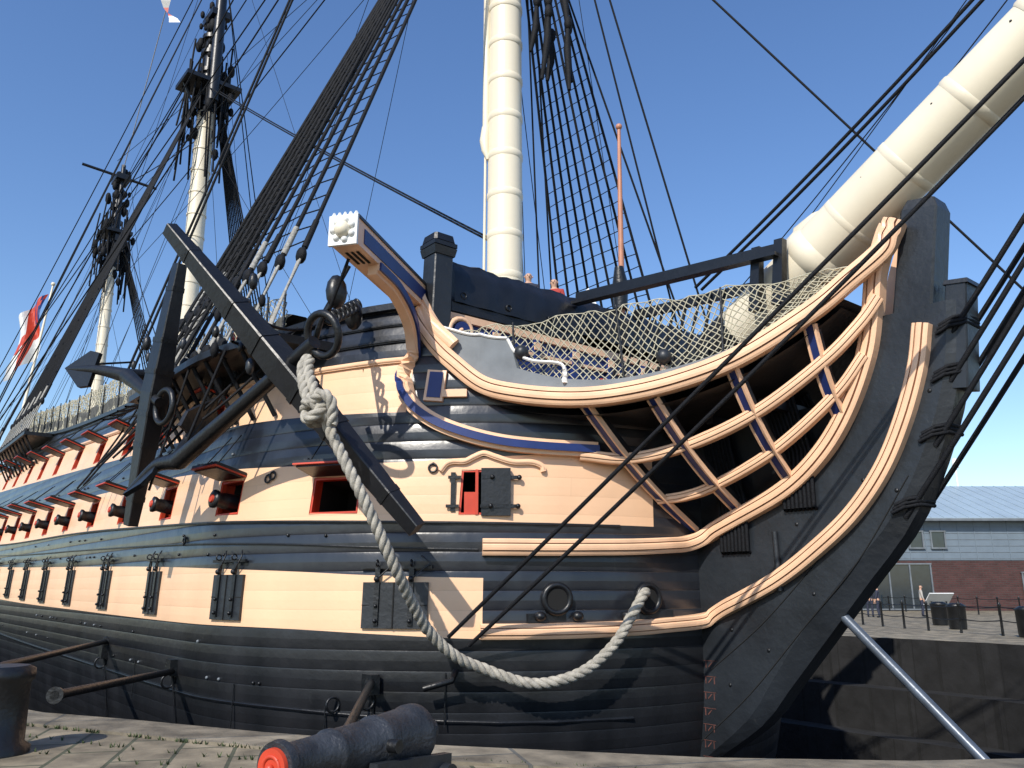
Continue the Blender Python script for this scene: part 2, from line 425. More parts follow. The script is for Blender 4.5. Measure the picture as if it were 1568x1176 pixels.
# ---------------------------------------------------------------- stem knee & head
b=MB()
outer=[(-2.2,-8),(-1.2,-4),(-.75,-2),(-.2,-1.42),(1.0,-.6),(1.6,0.05),(2.1,.6),(3.0,1.6),(3.8,2.5),(4.35,3.5),(4.72,4.5),(4.86,5.4),(4.88,5.7)]
inner=[(-3.6,-8),(-2.4,-4),(-1.6,-2),(-1.0,-1),(-.6,0),(-.5,.8),(-.5,1.3),(-.4,2.0),(.5,2.62),(1.9,3.12),(2.6,3.6),(3.1,4.2),(3.55,5.1),(3.72,5.7)]
def rs(P,n):
    pts=smooth([(x,0,z) for x,z in P],6);d=[0]
    for i in range(1,len(pts)): d.append(d[-1]+(pts[i]-pts[i-1]).length)
    out=[]
    for k in range(n+1):
        t=d[-1]*k/n
        for i in range(1,len(pts)):
            if d[i]>=t-1e-9:
                q=(t-d[i-1])/(d[i]-d[i-1]);out.append(pts[i-1].lerp(pts[i],q));break
    return out
O=rs(outer,40);I=rs(inner,40);hw=.30
vs=[]
for i in range(41):
    o=O[i];q=I[i];m=o.lerp(q,.12)
    vs+=[V((q.x,-hw,q.z)),V((m.x,-hw,m.z)),V((o.x,-hw*.62,o.z)),V((o.x,hw*.62,o.z)),V((m.x,hw,m.z)),V((q.x,hw,q.z))]
fs=[(i*6+k,i*6+(k+1)%6,i*6+6+(k+1)%6,i*6+6+k) for i in range(40) for k in range(6)]+[(240,241,242,243,244,245)]
b.add(vs,fs,GREYBLK)
b.beam((4.10,0,5.0),(4.50,0,7.28),.54,.62,.50,.56,GREYBLK,up=(1,0,0),cham=.12)
b.beam((4.50,0,7.28),(4.53,0,7.44),.50,.56,.42,.42,GREYBLK,up=(1,0,0),cham=.12)
b.beam((4.65,0,4.4),(4.87,0,5.94),.44,.40,.42,.30,GREYBLK,up=(1,0,0),cham=.12)
b.beam((4.87,0,5.94),(4.88,0,6.01),.46,.36,.42,.32,GREYBLK,up=(1,0,0))
b.tube([(1.62,-.33,1.55),(1.6,-.33,2.5)],.05,GREYBLK,8)
for P in ([(.1,.2),(1.2,1.0),(2.2,1.9),(2.9,2.6)],[(-.2,-1.0),(.9,-.1),(2.0,1.0),(3.0,2.0),(3.9,3.2)],[(2.9,2.6),(3.6,3.6),(4.1,4.6)]):
    b.tube(smooth([V((x,-hw-.002,z)) for x,z in P],6),.010,HOLE,5)
for x,z in((.6,.9),(1.3,.6),(2.2,1.5),(3.2,3.2),(3.7,3.0),(3.9,4.2),(1.0,2.2),(2.0,2.6),(4.35,4.4),(.5,.0)): b.ball((x,-hw,z),.035,IRON,(1,.5,1),8,4)
b.make('stem_and_knee_of_head',ship)
b=MB()
DM=mat('faded_red_mark',(.13,.05,.04),.7,.25,8.)
for i in range(7):
    z=.30-i*.26;x=.02-.05*i*.4
    for k in range(3 if i%3 else 2):
        b.box((x+.09*k,-.304,z),((.7,0,.7),(0,1,0),(-.7,0,.7)) if k%2 else ((0,0,1),(0,1,0),(1,0,0)),(.11,.006,.018),DM)
    b.box((x+.09,-.304,z+.065),((1,0,0),(0,1,0),(0,0,1)),(.26,.006,.010),DM)
b.make('draught_marks',ship)

def mir(P): return [V((p[0],-p[1],p[2])) for p in P]
main=smooth([(-2.55,-4.75,6.45),(-2.3,-4.65,6.0),(-1.95,-4.45,5.5),(-1.5,-4.1,5.02),(-.9,-3.75,4.78),(-.2,-3.25,4.66),(.5,-2.8,4.66),(1.3,-2.25,4.82),(2.1,-1.7,5.14),(3.0,-1.1,5.75),(3.5,-.75,6.22),(3.95,-.45,6.65),(4.12,-.38,6.93),(4.2,-.36,7.10)],8)
mid1=smooth([(-.55,-2.7,3.80),(0,-2.05,3.74),(.92,-1.6,3.9),(2,-1.25,4.3),(3,-.83,5.0),(3.5,-.6,5.5),(3.8,-.42,5.95)],8)
mid2=smooth([(-.12,-1.2,3.10),(.35,-1.0,3.15),(.93,-.88,3.3),(2,-.77,3.75),(3,-.56,4.5),(3.5,-.42,5.1)],8)
chU=[Pt(1.36,2.24,.0),Pt(1.1,2.24),Pt(.8,2.24),Pt(.5,2.25),Pt(.25,2.27),Pt(.10,2.31),Pt(.03,2.36)]
chU=smooth(chU+[V((.25,-.32,2.5)),V((.8,-.30,2.72)),V((1.9,-.30,3.17)),V((2.6,-.3,3.68)),V((3.1,-.3,4.3)),V((3.5,-.3,5.1)),V((3.68,-.3,5.8)),V((3.80,-.3,6.4)),V((4.0,-.3,6.9)),V((4.1,-.3,7.08))],8)
chL=[Pt(1.36,.92),Pt(1.1,.92),Pt(.8,.92),Pt(.5,.93),Pt(.25,.95),Pt(.12,.98)]
chL=smooth(chL+[V((.1,-.32,1.06)),V((.8,-.3,1.36)),V((1.6,-.3,1.72)),V((2.3,-.3,2.15)),V((3.0,-.3,2.68)),V((3.55,-.3,3.3)),V((3.95,-.3,4.0)),V((4.25,-.3,4.75)),V((4.4,-.3,5.4))],8)
b=MB()
def dprof(w,h):
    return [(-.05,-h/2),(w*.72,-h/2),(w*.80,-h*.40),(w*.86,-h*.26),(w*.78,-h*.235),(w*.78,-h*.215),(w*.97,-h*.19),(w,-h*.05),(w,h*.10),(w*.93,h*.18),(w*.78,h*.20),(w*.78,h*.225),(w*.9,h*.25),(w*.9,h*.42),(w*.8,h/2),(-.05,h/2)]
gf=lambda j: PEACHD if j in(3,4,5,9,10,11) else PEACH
for fl,tr in((1,lambda p:p),(-1,mir)):
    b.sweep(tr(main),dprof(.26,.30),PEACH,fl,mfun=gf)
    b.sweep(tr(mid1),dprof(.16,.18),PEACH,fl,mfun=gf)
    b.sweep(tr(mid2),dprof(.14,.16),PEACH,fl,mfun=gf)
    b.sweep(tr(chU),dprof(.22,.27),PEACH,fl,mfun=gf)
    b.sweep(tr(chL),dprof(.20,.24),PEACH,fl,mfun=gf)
b.make('head_rails_and_cheeks',ship)
b=MB()
for x,yt,zt,yb,zb in((0.0,-3.05,4.55,-.40,2.62),(.93,-2.45,4.6,-.34,2.92),(2.0,-1.75,4.98,-.32,3.28),(3.0,-1.05,5.6,-.32,4.1)):
    for sd in(1,-1):
        P=[]
        for i in range(11):
            t=i/10;y=yt+(yb-yt)*t;z=zt+(zb-zt)*t;bow=math.sin(math.pi*t)*.12
            P.append(V((x,(y-bow*.6)*sd,z-bow*.8)))
        for dx,w,m,e,dp in((-.085,.035,PEACH,.02,-.02),(0,.135,BLUE,0.,-.08),(.085,.035,PEACH,.02,-.02),(0,.16,BLACK,-.09,-.14)):
            vs=[]
            for i,p in enumerate(P):
                t=(P[min(i+1,10)]-P[max(i-1,0)]).normalized()
                o=V((0,t.z,-t.y))
                if o.y*sd>0: o=-o
                o.normalize()
                for a,c in((-w/2,dp),(w/2,dp),(w/2,.05+e),(-w/2,.05+e)): vs.append(p+V((dx+a,0,0))+o*c)
            b.add(vs,[(i*4+k,i*4+(k+1)%4,i*4+4+(k+1)%4,i*4+4+k) for i in range(10) for k in range(4)],m)
b.make('head_timbers',ship)
b=MB()
mp=[p for p in main if p.x>-1.4 and p.x<3.4]
vs=[]
for p in mp: vs+=[V((p.x,p.y+.05,p.z-.1)),V((p.x,-p.y-.05,p.z-.1))]
b.add(vs,[(2*i,2*i+1,2*i+3,2*i+2) for i in range(len(mp)-1)],BLACK)
vs=[V((p.x,p.y,p.z-.17)) for p in vs]
b.add(vs,[(2*i,2*i+1,2*i+3,2*i+2) for i in range(len(mp)-1)],BLACK)
b.abox((-.4,-.16,2.4),(3.2,.16,4.5),BLACK)
for x in(.0,.93,2.0,3.0):
    b.beam((x+.0,-1.0 if x<2.5 else -.6,4.3+x*.12),(x,1.0 if x<2.5 else .6,4.3+x*.12),.14,.14,.14,.14,BLACK)
b.make('head_platform',ship)
b=MB()
WB=[(-2.2,.25),(-1.9,.50),(-1.5,.80),(-1.0,.88),(-.93,.40),(-.3,.28),(.5,.20),(1.5,.16),(2.3,.12)]
for sd in(1,-1):
    P=[p for p in main if -2.2<p.x<2.3];n=len(P);vs=[]
    for i,p in enumerate(P):
        h=interp(WB,p.x)
        for dy,dz in((-.06,.12),(-.06,.12+h),(.0,.12+h),(.0,.12)): vs.append(V((p.x,(p.y+dy)*sd,p.z+dz-.05)))
    b.add(vs,[(i*4+k,i*4+(k+1)%4,i*4+4+(k+1)%4,i*4+4+k) for i in range(n-1) for k in range(4)],GREYP)
    PA=[p for p in P if p.x<-1.0]
    b.sweep([V((p.x,(p.y-.03)*sd,p.z+.10+interp(WB,p.x))) for p in PA],prof(.06,.05),WHITE,sd)
    q=PA[-1];b.sweep(smooth([(q.x,(q.y-.03)*sd,q.z+.95),(q.x+.12,(q.y+.06)*sd,q.z+.70),(q.x+.40,(q.y+.2)*sd,q.z+.52),(q.x+.8,(q.y+.5)*sd,q.z+.42),(q.x+.85,(q.y+.52)*sd,q.z+.10)],6),prof(.06,.05),WHITE,sd)
for x,y,z in((-.85,-3.75,5.52),(1.15,-2.4,5.25)):
    b.ball((x,y,z),.13,GREYBLK)
b.make('head_wash_board',ship)

netT=smooth([(-2.2,-4.45,6.02),(-1.9,-4.4,6.02),(-.9,-3.72,6.05),(.5,-2.8,6.18),(1.9,-1.8,6.32),(3.3,-.85,6.46),(3.75,-.6,6.62)],10)
netB=[p for p in main if -2.1<p.x<3.78]
def resamp(P,n):
    d=[0]
    for i in range(1,len(P)): d.append(d[-1]+(P[i]-P[i-1]).length)
    o=[];j=1
    for k in range(n+1):
        t=d[-1]*k/n
        while j<len(P)-1 and d[j]<t: j+=1
        q=(t-d[j-1])/max(1e-9,(d[j]-d[j-1]));o.append(P[j-1].lerp(P[j],min(1,max(0,q))))
    return o
def netting(name,T,B,cell,r,m,n,parent,jit=.01):
    T=resamp(T,n);B=resamp([V(p)+V((0,0,.15)) for p in B],n)
    G=[];rowsn=max(2,int(max((T[i]-B[i]).length for i in range(n+1))/cell*1.0))
    for i in range(n+1):
        wv=.035*math.sin(i*.55)+.02*math.sin(i*1.3)
        G.append([B[i].lerp(T[i],j/rowsn)+V((random.uniform(-jit,jit),random.uniform(-jit,jit)+(.08+wv)*math.sin(math.pi*j/rowsn),random.uniform(-jit,jit)-.06*math.sin(math.pi*j/rowsn)-wv*j/rowsn)) for j in range(rowsn+1)])
    L=[]
    for st_ in range(-rowsn,n+1):
        for sg in(1,-1):
            ln=[]
            for j in range(rowsn+1):
                i=st_+j if sg>0 else st_+rowsn-j
                if 0<=i<=n: ln.append(G[i][j])
            if len(ln)>1: L.append(ln)
    L.append([g[-1] for g in G]);
    return curve(name,L,r,m,parent,0)
netting('head_netting',netT,netB,.145,.0095,NETM,60,ship,.022)
netting('head_netting_port',mir(netT),mir(netB),.145,.0095,NETM,60,ship,.022)
b=MB()
for x in(-1.0,.55,1.9):
    for sd in(1,-1):
        k=min(netT,key=lambda p:abs(p.x-x));j=min(main,key=lambda p:abs(p.x-x))
        b.cyl((j.x,j.y*sd,j.z),(k.x,k.y*sd,k.z+.05),.02,.018,IRON,8)
b.make('netting_stanchions',ship)
b=MB()
for (x,y,z,L,r,m) in((.2,1.0,5.2,1.3,.35,CANV),(1.1,1.1,5.1,1.2,.32,CANV),(-.8,1.6,5.1,1.1,.35,CANV),(-.9,-2.2,4.85,.6,.2,RED),(-.1,-1.7,4.8,.5,.16,RED),(-1.3,-1.0,4.9,.9,.3,GREYBLK),(.4,-1.2,4.8,.8,.22,ROPEB),(1.6,-.9,5.0,1.1,.24,CANV)):
    q=V((x,y,z));d=V((.8,.3,.55)).normalized()
    b.tube([q,q+d*L*.15,q+d*L*.5,q+d*L*.85,q+d*L],[r*.5,r*.95,r,r*.9,r*.4],m,12)
for k in range(9):
    b.tube(sag((-1.4+k*.3,-.4,6.9),(-1.1+k*.3,-1.6,4.9),.05,8),.03,ROPEB,6)
b.make('head_gear',ship)

# ---------------------------------------------------------------- beakhead bulkhead & forecastle
b=MB()
X=-2.45
b.abox((X-.12,-4.65,4.5),(X,4.65,6.62),GREYBLK)
b.abox((X+.001,-4.6,5.6),(X+.02,4.6,6.45),BLUE)
for z,h,m in((4.62,.2,BLACK),(5.55,.08,PEACH),(6.12,.06,PEACH),(6.50,.14,PEACH)):
    b.abox((X+.0,-4.6,z-h/2),(X+.09,4.6,z+h/2),m)
for i in range(-4,5):
    y=i*1.05;b.abox((X+.03,y-.07,4.75),(X+.13,y+.07,6.42),BLUE);b.abox((X+.13,y-.09,6.2),(X+.16,y+.09,6.35),PEACH)
for sy in(1,-1):
    c=V((X+.28,-4.05*sy,6.15))
    sp=[c+V((0,math.cos(a)*(.30-.035*a/1.0)*-sy,math.sin(a)*(.30-.035*a))) for a in [k*.35 for k in range(0,22)]]
    b.tube(sp,.05,PEACH,8)
    b.cyl(c+V((-.2,0,0)),c+V((.03,0,0)),.2,.2,BLUE,16)
    b.tube([c+V((0,-.3*sy,0)),c+V((0,-.32*sy,-.4)),c+V((.05,-.2*sy,-.9))],[.06,.06,.05],PEACH,8)
    b.cyl(c+V((0,.45*sy,-.9)),c+V((0,.45*sy,.05)),.17,.15,BLUE,16)
b.make('beakhead_bulkhead',ship)
b=MB()
b.abox((-3.1,-4.15,6.62),(-2.4,-.75,6.8),BLACK)
vs=[];prf=[(-.38,0),(-.36,.55),(-.22,.86),(0,.94),(.22,.86),(.36,.55),(.38,0)]
n=48
for i in range(n+1):
    y=-4.1+8.2*i/n
    for (x,z) in prf: vs.append(V((-2.75+x*(1+.05*math.sin(i*1.7)),y,6.8+z*(1-.025*math.sin(i*1.1)-.02*math.sin(i*2.9)))))
k=len(prf)
b.add(vs,[(i*k+j,i*k+j+1,i*k+k+j+1,i*k+k+j) for i in range(n) for j in range(k-1)],BLACK,True)
b.add(vs,[tuple(range(k)),tuple(range(n*k,n*k+k))],BLACK)
for i in range(8):
    y=-3.9+i*1.1;b.torus((-2.36,y,6.95),(1,0,0),.06,.015,IRON,12,5)
for sy in(1,-1):
    b.beam((-2.35,-4.55*sy,5.9),(-2.35,-4.5*sy,7.55),.42,.42,.40,.40,GREYBLK,up=(1,0,0),cham=.1)
    b.beam((-2.35,-4.5*sy,7.55),(-2.35,-4.5*sy,7.70),.44,.44,.50,.50,BLACK,up=(1,0,0))
    b.beam((-2.35,-4.5*sy,7.72),(-2.35,-4.5*sy,7.80),.50,.50,.50,.50,BLACK,up=(1,0,0))
    b.beam((-2.35,-4.5*sy,7.82),(-2.35,-4.5*sy,7.96),.48,.48,.42,.42,BLACK,up=(1,0,0),cham=.2)
    b.sweep(smooth([(-2.6,-4.75*sy,6.9),(-2.35,-4.78*sy,6.5),(-2.1,-4.72*sy,6.1),(-1.8,-4.5*sy,5.72)],6),prof(.10,.26),PEACH,sy)
b.beam((-2.4,-.9,7.60),(2.45,-.75,7.17),.10,.22,.08,.18,BLACK)
b.beam((-2.4,-.98,7.46),(2.4,-.83,7.05),.22,.06,.2,.06,BLACK)
b.beam((-2.4,.9,7.60),(2.45,.75,7.17),.10,.22,.08,.18,BLACK)
for x in(1.85,2.3):
    b.beam((x,-.76,6.2),(x+.1,-.72,7.34),.16,.2,.14,.16,BLACK,up=(1,0,0))
    b.beam((x,.76,6.2),(x+.1,.72,7.34),.16,.2,.14,.16,BLACK,up=(1,0,0))
b.tube([(-2.5,.6,7.6),(-2.45,.6,10),(-2.4,.6,12.2)],[.07,.06,.04],RUST,10);b.ball((-2.4,.6,12.28),.08,RUST)
b.tube([(-2.5,.55,7.7),(-2.48,.55,8.3),(-2.46,.5,8.7)],[.16,.18,.10],IRON,10)
b.add([(-3.6,-.4,7.7),(-3.6,1.0,7.7),(-2.9,.3,7.72),(-3.4,.45,8.45)],[(0,2,3),(2,1,3),(0,1,3)],WHITE)
b.make('forecastle_barricade',ship)

# ---------------------------------------------------------------- cathead & supporter
b=MB()
for sy in(1,-1):
    p0=V((-3.3,-3.9*sy,6.75));p1=V((-.85,-7.2*sy,6.78))
    t=(p1-p0).normalized();side=t.cross(V((0,0,1)))*1.
    b.beam(p0,p1,.42,.44,.42,.42,PEACH)
    b.beam(p0+V((0,0,.24)),p1+V((0,0,.235)),.46,.05,.46,.05,BLACK)
    for q in(1,-1):
        b.beam(p0.lerp(p1,.25)+side*.215*q,p0.lerp(p1,.94)+side*.215*q,.02,.24,.02,.24,BLUE)
    b.beam(p1,p1+t*.05,.46,.48,.46,.48,WHITE)
    b.ball(p1+t*.06,.13,CREAM)
    for k in range(7):
        a=k*math.pi/3.5;b.ball(p1+t*.05+side*math.cos(a)*.16+V((0,0,math.sin(a)*.16)),.055,WHITE)
    for k in range(5):
        b.beam(p1+side*(-.18+k*.09)+V((0,0,.24)),p1+side*(-.18+k*.09)+V((0,0,.31)),.07,.07,.02,.02,WHITE,up=(1,0,0))
    for q in(-.09,0.,.09): b.beam(p0.lerp(p1,.82)+side*q+V((0,0,-.222)),p0.lerp(p1,.93)+side*q+V((0,0,-.222)),.04,.012,.04,.012,HOLE)
b.make('cathead_beam',ship)
b=MB()
for fl in(1,-1):
    P=[V((-1.3,-6.5*1,6.52)),V((-1.75,-5.85,6.45)),V((-2.15,-5.3,6.15)),V((-2.4,-5.05,5.7)),Pt(2.45,5.1,.05),Pt(2.35,4.75,.03),Pt(2.1,4.45,.02),Pt(1.75,4.2,.02),Pt(1.3,4.0,.02),Pt(.9,3.92,.02),Pt(.45,3.9,.02)]
    P=smooth(P,8)
    if fl<0:P=mir(P)
    b.sweep(P,prof(.18,.26),PEACH,fl)
    b.sweep(P,[(.17,-.065),(.205,-.065),(.205,.065),(.17,.065)],BLUE,fl)
b.make('cathead_supporter',ship)
b=MB()
b.beam(Pt(2.05,5.28,.0),Pt(2.05,4.72,.0),.34,.14,.34,.14,PEACH,up=Nm(2.15,5))
b.beam(Pt(2.05,5.24,.06),Pt(2.05,4.78,.06),.24,.05,.24,.05,BLUE,up=Nm(2.15,5))
b.beam(Pt(1.95,4.85,.04),Pt(1.65,4.85,.04),.12,.13,.12,.13,PEACH)
b.make('bow_panel',ship)

# ---------------------------------------------------------------- hawse holes
b=MB()
for s,z in((.72,1.42),(.17,1.42)):
    n=Nm(s,z);c=Pt(s,z,.05)
    b.torus(c,n,.22,.05,BLACK,28,10);b.cyl(c-n*.05,c+n*.012,.2,.2,HOLE,24)
b.beam(Pt(.95,1.12,.04),Pt(.08,1.16,.04),.10,.14,.10,.14,BLACK)
for s in(.85,.58,.28): b.ball(Pt(s,1.15,.08),.10,BLACK,(1,1,.8))
b.torus(Pt(3.05,-.2,.10),(1,0,0),.11,.02,IRON)
b.tube([Pt(1.6,.32,.05),Pt(1.62,.22,.3),Pt(1.9,.1,.28)],.05,IRON,8)
b.make('hawse_holes',ship)
b=MB()
for x0,zt,zb in((.55,3.0,2.1),(1.85,3.75,2.75)):
    for k in range(8):
        x=x0+k*.075;b.tube([(x,-.36,zb+.1),(x+.02,-.38,zt),(x-.25,-.30,zt+.9),(x-.6,-.2,5.4+k*.03),(x-.7,0,6.0+k*.03),(x-.6,.2,5.4+k*.03),(x-.25,.3,zt+.9),(x,.38,zt),(x,.36,zb+.1),(x,0,zb),(x,-.36,zb+.1)],.036,ROPEB,6,False)
b.make('gammoning_lashing',ship)

# ---------------------------------------------------------------- bowsprit
b=MB()
A=V((-2.4,0,4.05));d=V((1,0,.612)).normalized()
def bs(x): return A+d*((x-A.x)/d.x)
b.tube([bs(1.0),bs(2.6),bs(6),bs(15)],[.52,.54,.52,.38],CREAM,40)
b.tube([bs(-2.4),bs(-.4),bs(1.05)],[.55,.56,.55],GREYBLK,24)
for x in(3.3,4.3,5.35,6.5,7.8,9.2):
    p=bs(x);b.tube([p-d*.09,p-d*.05,p+d*.05,p+d*.09],[.52,.54,.54,.52],CREAM,40)
p=bs(2.62);b.tube([p-d*.2,p-d*.08,p+d*.08,p+d*.22],[.52,.60,.60,.53],CREAM,40)
b.tube([bs(2.45)+V((-.2,0,.42)),bs(2.5)+V((-.1,0,.58)),bs(2.75)+V((0,0,.56)),bs(3.1)+V((0,0,.48))],[.10,.2,.2,.08],CREAM,14)
b.make('bowsprit',ship)
bolt=MB()
for x in(3.8,5.,6.2): bolt.ball(bs(x)+V((0,-.52*math.cos(.3),.52*math.sin(.3))),.022,IRON)
bolt.make('bowsprit_bolts',ship)

# ---------------------------------------------------------------- masts
b=MB()
b.tube([(-6,0,5.5),(-6,0,24)],[.47,.44],CREAM,40)
z=8.2
while z<23:
    b.tube([(-6,0,z-.10),(-6,0,z-.06),(-6,0,z+.06),(-6,0,z+.10)],[.462,.480,.480,.462],CREAM,40);z+=1.15
b.cyl((-6,0,8.92),(-6,0,9.05),.54,.54,CREAM,36)
b.tube([(-6.3,-.42,13.4),(-6.3,-.42,24)],[.10,.09],CREAM,10)
b.tube([(-6.32,-.44,9.4),(-6.31,-.43,12.9)],[.035,.035],CREAM,8)
b.tube([(-6.30,-.42,13.7),(-6.32,-.45,13.3),(-6.28,-.45,13.0),(-6.2,-.44,12.7)],[.12,.14,.11,.03],CREAM,12)
b.tube([(-6,0,24),(-6,0,28)],[.44,.4],BLACK,20)
b.abox((-7.4,-2.4,24.),(-4.4,2.4,24.3),BLACK)
b.tube([(-5.2,0,22.5),(-5.2,0,38)],[.3,.22],CREAM,16)
for i in range(16):
    q=V((-4.9+random.uniform(-.4,.3),1.0+random.uniform(-.5,.6),random.uniform(16.5,21)))
    b.tube([q,q-V((.05,.0,.8)),q-V((random.uniform(-.2,.2),.1,random.uniform(1.4,2.2)))],[.05,.11,.05],ROPEB,7)
    b.ball(q,.17,ROPEB,(.7,.7,1.3))
b.make('foremast',ship)
b=MB()
def bigmast(x,zb,zt,rk,r,top,mb,tm=True,blk=1.6):
    f=lambda z:V((x-rk*(z-zb),0,z))
    b.tube([f(zb),f(zt-blk)],[r,r*.94],mb,28)
    z=zb+1
    while z<zt-blk: b.cyl(f(z-.05),f(z+.05),r*1.03,r*1.03,mb,24);z+=1.3
    b.tube([f(zt-blk),f(zt),f(zt+4.5)],[r,r*.9,r*.75],BLACK,20)
    for z in(zt-1.2,zt+1.,zt+2.2,zt+3.2): b.cyl(f(z-.12),f(z+.12),r*1.15,r*1.15,BLACK,20)
    c=f(zt)
    b.abox(c+V((-1.0,-top,-.12)),c+V((1.1,top,.12)),BLACK)
    b.beam(c+V((-1.,0,-.5)),c+V((1.,0,-.5)),.25,.6,.25,.5,BLACK)
    for sy in(1,-1): b.beam(f(zt-2.2)+V((0,.3*sy,0)),c+V((0,top*.9*sy,-.1)),.1,.1,.1,.1,BLACK)
    b.abox(f(zt+4.4)+V((-.5,-.5,-.2)),f(zt+4.4)+V((1.1,.5,.2)),BLACK)
    if tm: b.tube([c+V((.9,0,-1.2)),f(zt+5)+V((.9,0,0)),f(zt+17)+V((.8,0,0))],[r*.65,r*.6,r*.45],BLACK,14)
    else: b.tube([c+V((.6,0,-1.2)),f(zt+5.5)+V((.6,0,0))],[r*.6,r*.4],BLACK,14)
    for i in range(80):
        a=random.uniform(0,6.28);rr=random.uniform(.4,1.35);z=random.uniform(-4.0,5.2)
        rr*=.6 if z>1.5 or z<-2 else 1
        q=c+V((math.cos(a)*rr,math.sin(a)*rr,z))
        b.ball(q,random.uniform(.14,.32),ROPEB,(.7,.7,1.3),8,5)
    for i in range(34):
        a=random.uniform(0,6.28);q=c+V((math.cos(a)*1.0,math.sin(a)*1.1,random.uniform(-1,3)))
        b.tube([q,q+V((random.uniform(-.3,.3),random.uniform(-.3,.3),-random.uniform(2,6)))],.055,ROPEB,5)
bigmast(-32.3,7,28.8,.02,.5,1.5,CREAM)
b.make('mainmast',ship)
b=MB()
bigmast(-50.6,8,26.6,.06,.38,1.0,CREAM,False,2.6)
b.tube([(-52.3,-2.6,31.7),(-52.1,2.6,31.3)],.11,BLACK,8)
b.make('mizzenmast',ship)

# ---------------------------------------------------------------- shrouds
shr=[];rat=[];lan=[];dead=MB();chn=MB()
def shrouds(xm,ztop,s0,s1,nn,zc,side,yoff=1.05,ht=1.05,step=.42,rt=True):
    tops=[];bots=[]
    for i in range(nn):
        s=s0+(s1-s0)*i/(nn-1)
        y=abs(Pt(s,zc).y)+yoff;B=V((-s,side*y,zc))
        T=V((xm-.25+.5*(1-i/(nn-1)),side*.45,ztop))
        dirv=(T-B).normalized();U=B+dirv*ht*1.25
        shr.append([U,T])
        for dd in(B+dirv*.12,U): dead.ball(dd,.17,ROPEB,(1,.55,1),10,6)
        dead.tube([U+dirv*.2,U+dirv*.9],[.065,.06],ROPEG if i%2 else ROPEB,7)
        for k in(-.10,-.035,.035,.10):
            lan.append([B+dirv*.15+V((k,0,0)),U-dirv*.1+V((-k*.6,0,0))])
        shr.append([B,Pt(s-.05,zc-1.25,.04,side)])
        tops.append(T);bots.append(U)
    if rt:
        L=(tops[0]-bots[0]).length;m=int(L/step)
        for j in range(1,m):
            t=j/m
            if t>.97:break
            rat.append([bots[i].lerp(tops[i],t)-V((0,0,random.uniform(0,.05))) for i in range(nn)])
    vs=[]
    for i in range(13):
        s=s0-.4+(s1-s0+.8)*i/12;p=Pt(s,zc,-.03,side);q=V((p.x,side*(abs(p.y)+yoff+.12),zc))
        vs+=[p-V((0,0,.09)),q-V((0,0,.07)),q+V((0,0,.07)),p+V((0,0,.09))]
    chn.add(vs,[(i*4+k,i*4+(k+1)%4,i*4+4+(k+1)%4,i*4+4+k) for i in range(12) for k in range(4)]+[(0,1,2,3),(48,49,50,51)],BLACK)
shrouds(-6.1,23.8,4.3,10.6,11,5.95,-1,ht=1.6)
shrouds(-6.1,23.8,6.2,11.2,9,5.95,1)
shrouds(-32.4,28.2,30.5,38.5,11,8.0,-1,ht=1.3)
shrouds(-32.4,28.2,33.5,39,10,8.0,1)
shrouds(-51.3,26,48.5,53.,7,9.8,-1)
shrouds(-51.3,26,49,53,7,9.8,1)
prev=[]
for i in range(6):
    s=6.5+i*.75;B=V((-s,-(abs(Pt(s,5.95).y)+1.0),6.2));T=V((-6.4,-.6,23.6))
    shr.append([B,T]);prev.append((B,T))
for (B0,T0),(B1,T1) in zip(prev,prev[1:]):
    n=90;rat.append([ (B0.lerp(T0,.05+.93*j/n) if j%2 else B1.lerp(T1,.05+.93*j/n)) for j in range(n+1)])
curve('shrouds',shr,.044,ROPEB,ship);curve('ratlines',rat,.017,ROPEB,ship,0);curve('deadeye_lanyards',lan,.028,ROPEG,ship,0)
dead.make('deadeyes',ship);chn.make('channels',ship)
lines=[];thin=[]
def st3(a,b,k=.006): lines.append(sag(a,b,k))
def st1(a,b,k=.01): thin.append(sag(a,b,k,14))
for dy in(-.25,.25):
    st3((-31.6,dy,28.2),(-6.4,dy,10.5),.004)
    st3((-5.2,dy*.5,37),(12,dy,15),.01)
st3((-31.4,0,38),(-6,0,25.5),.006);st3((-50,0,27),(-33,0,11),.004);st3((-50,0,30),(-33,0,26),.01)
st3((-6,0,34),(-52,0,30),.012);st3((-6,0.3,27),(-52,.3,25),.012);st3((-6,-.5,30),(-60,-6,14),.01)
st3((-32.5,-.8,30),(-57,-6.2,12.5),.01);st3((-32.5,-.8,36),(-57,-6.4,12.8),.01)
st3((-6.5,-.5,36),(-40,-7,9.6),.008);st3((-6.5,-.5,30),(-34,-7.4,9.),.012)
st3((-6.3,-.4,36),(-11.5,-7.4,6.6),.0);st3((-6.3,-.4,36),(-12,-7.4,6.7),.0)
for q in(11.8,12.6): st3((-6.3,.4,36),(-q,7.2,6.6),.0)
st3((-6.1,.45,23.5),(-5.0,7.2,6.4),0);st3((-6.1,.45,30),(-4.4,7.3,6.4),0);st3((-6.1,.45,30),(-5.6,7.3,6.4),0)
for q in(39.5,41): st3((-32.6,-.4,36),(-q,-7.4,9),0);st3((-32.6,.4,36),(-q+4,7.4,9),0)
for i in range(24):
    x0=random.choice([-32.4,-32.4,-51.8]);z0=random.uniform(24,38 if x0>-40 else 31)
    st1((x0,random.uniform(-1,1),z0),(x0-random.uniform(-14,10),random.choice([-7,7])*random.uniform(.6,1),random.uniform(8,10)),random.uniform(0,.015))
for i in range(7):
    st1((-6+random.uniform(-.3,.3),random.uniform(-.6,.6),random.uniform(22,36)),(-31+random.uniform(-3,3),random.uniform(-7,7),random.uniform(9,27)),.012)
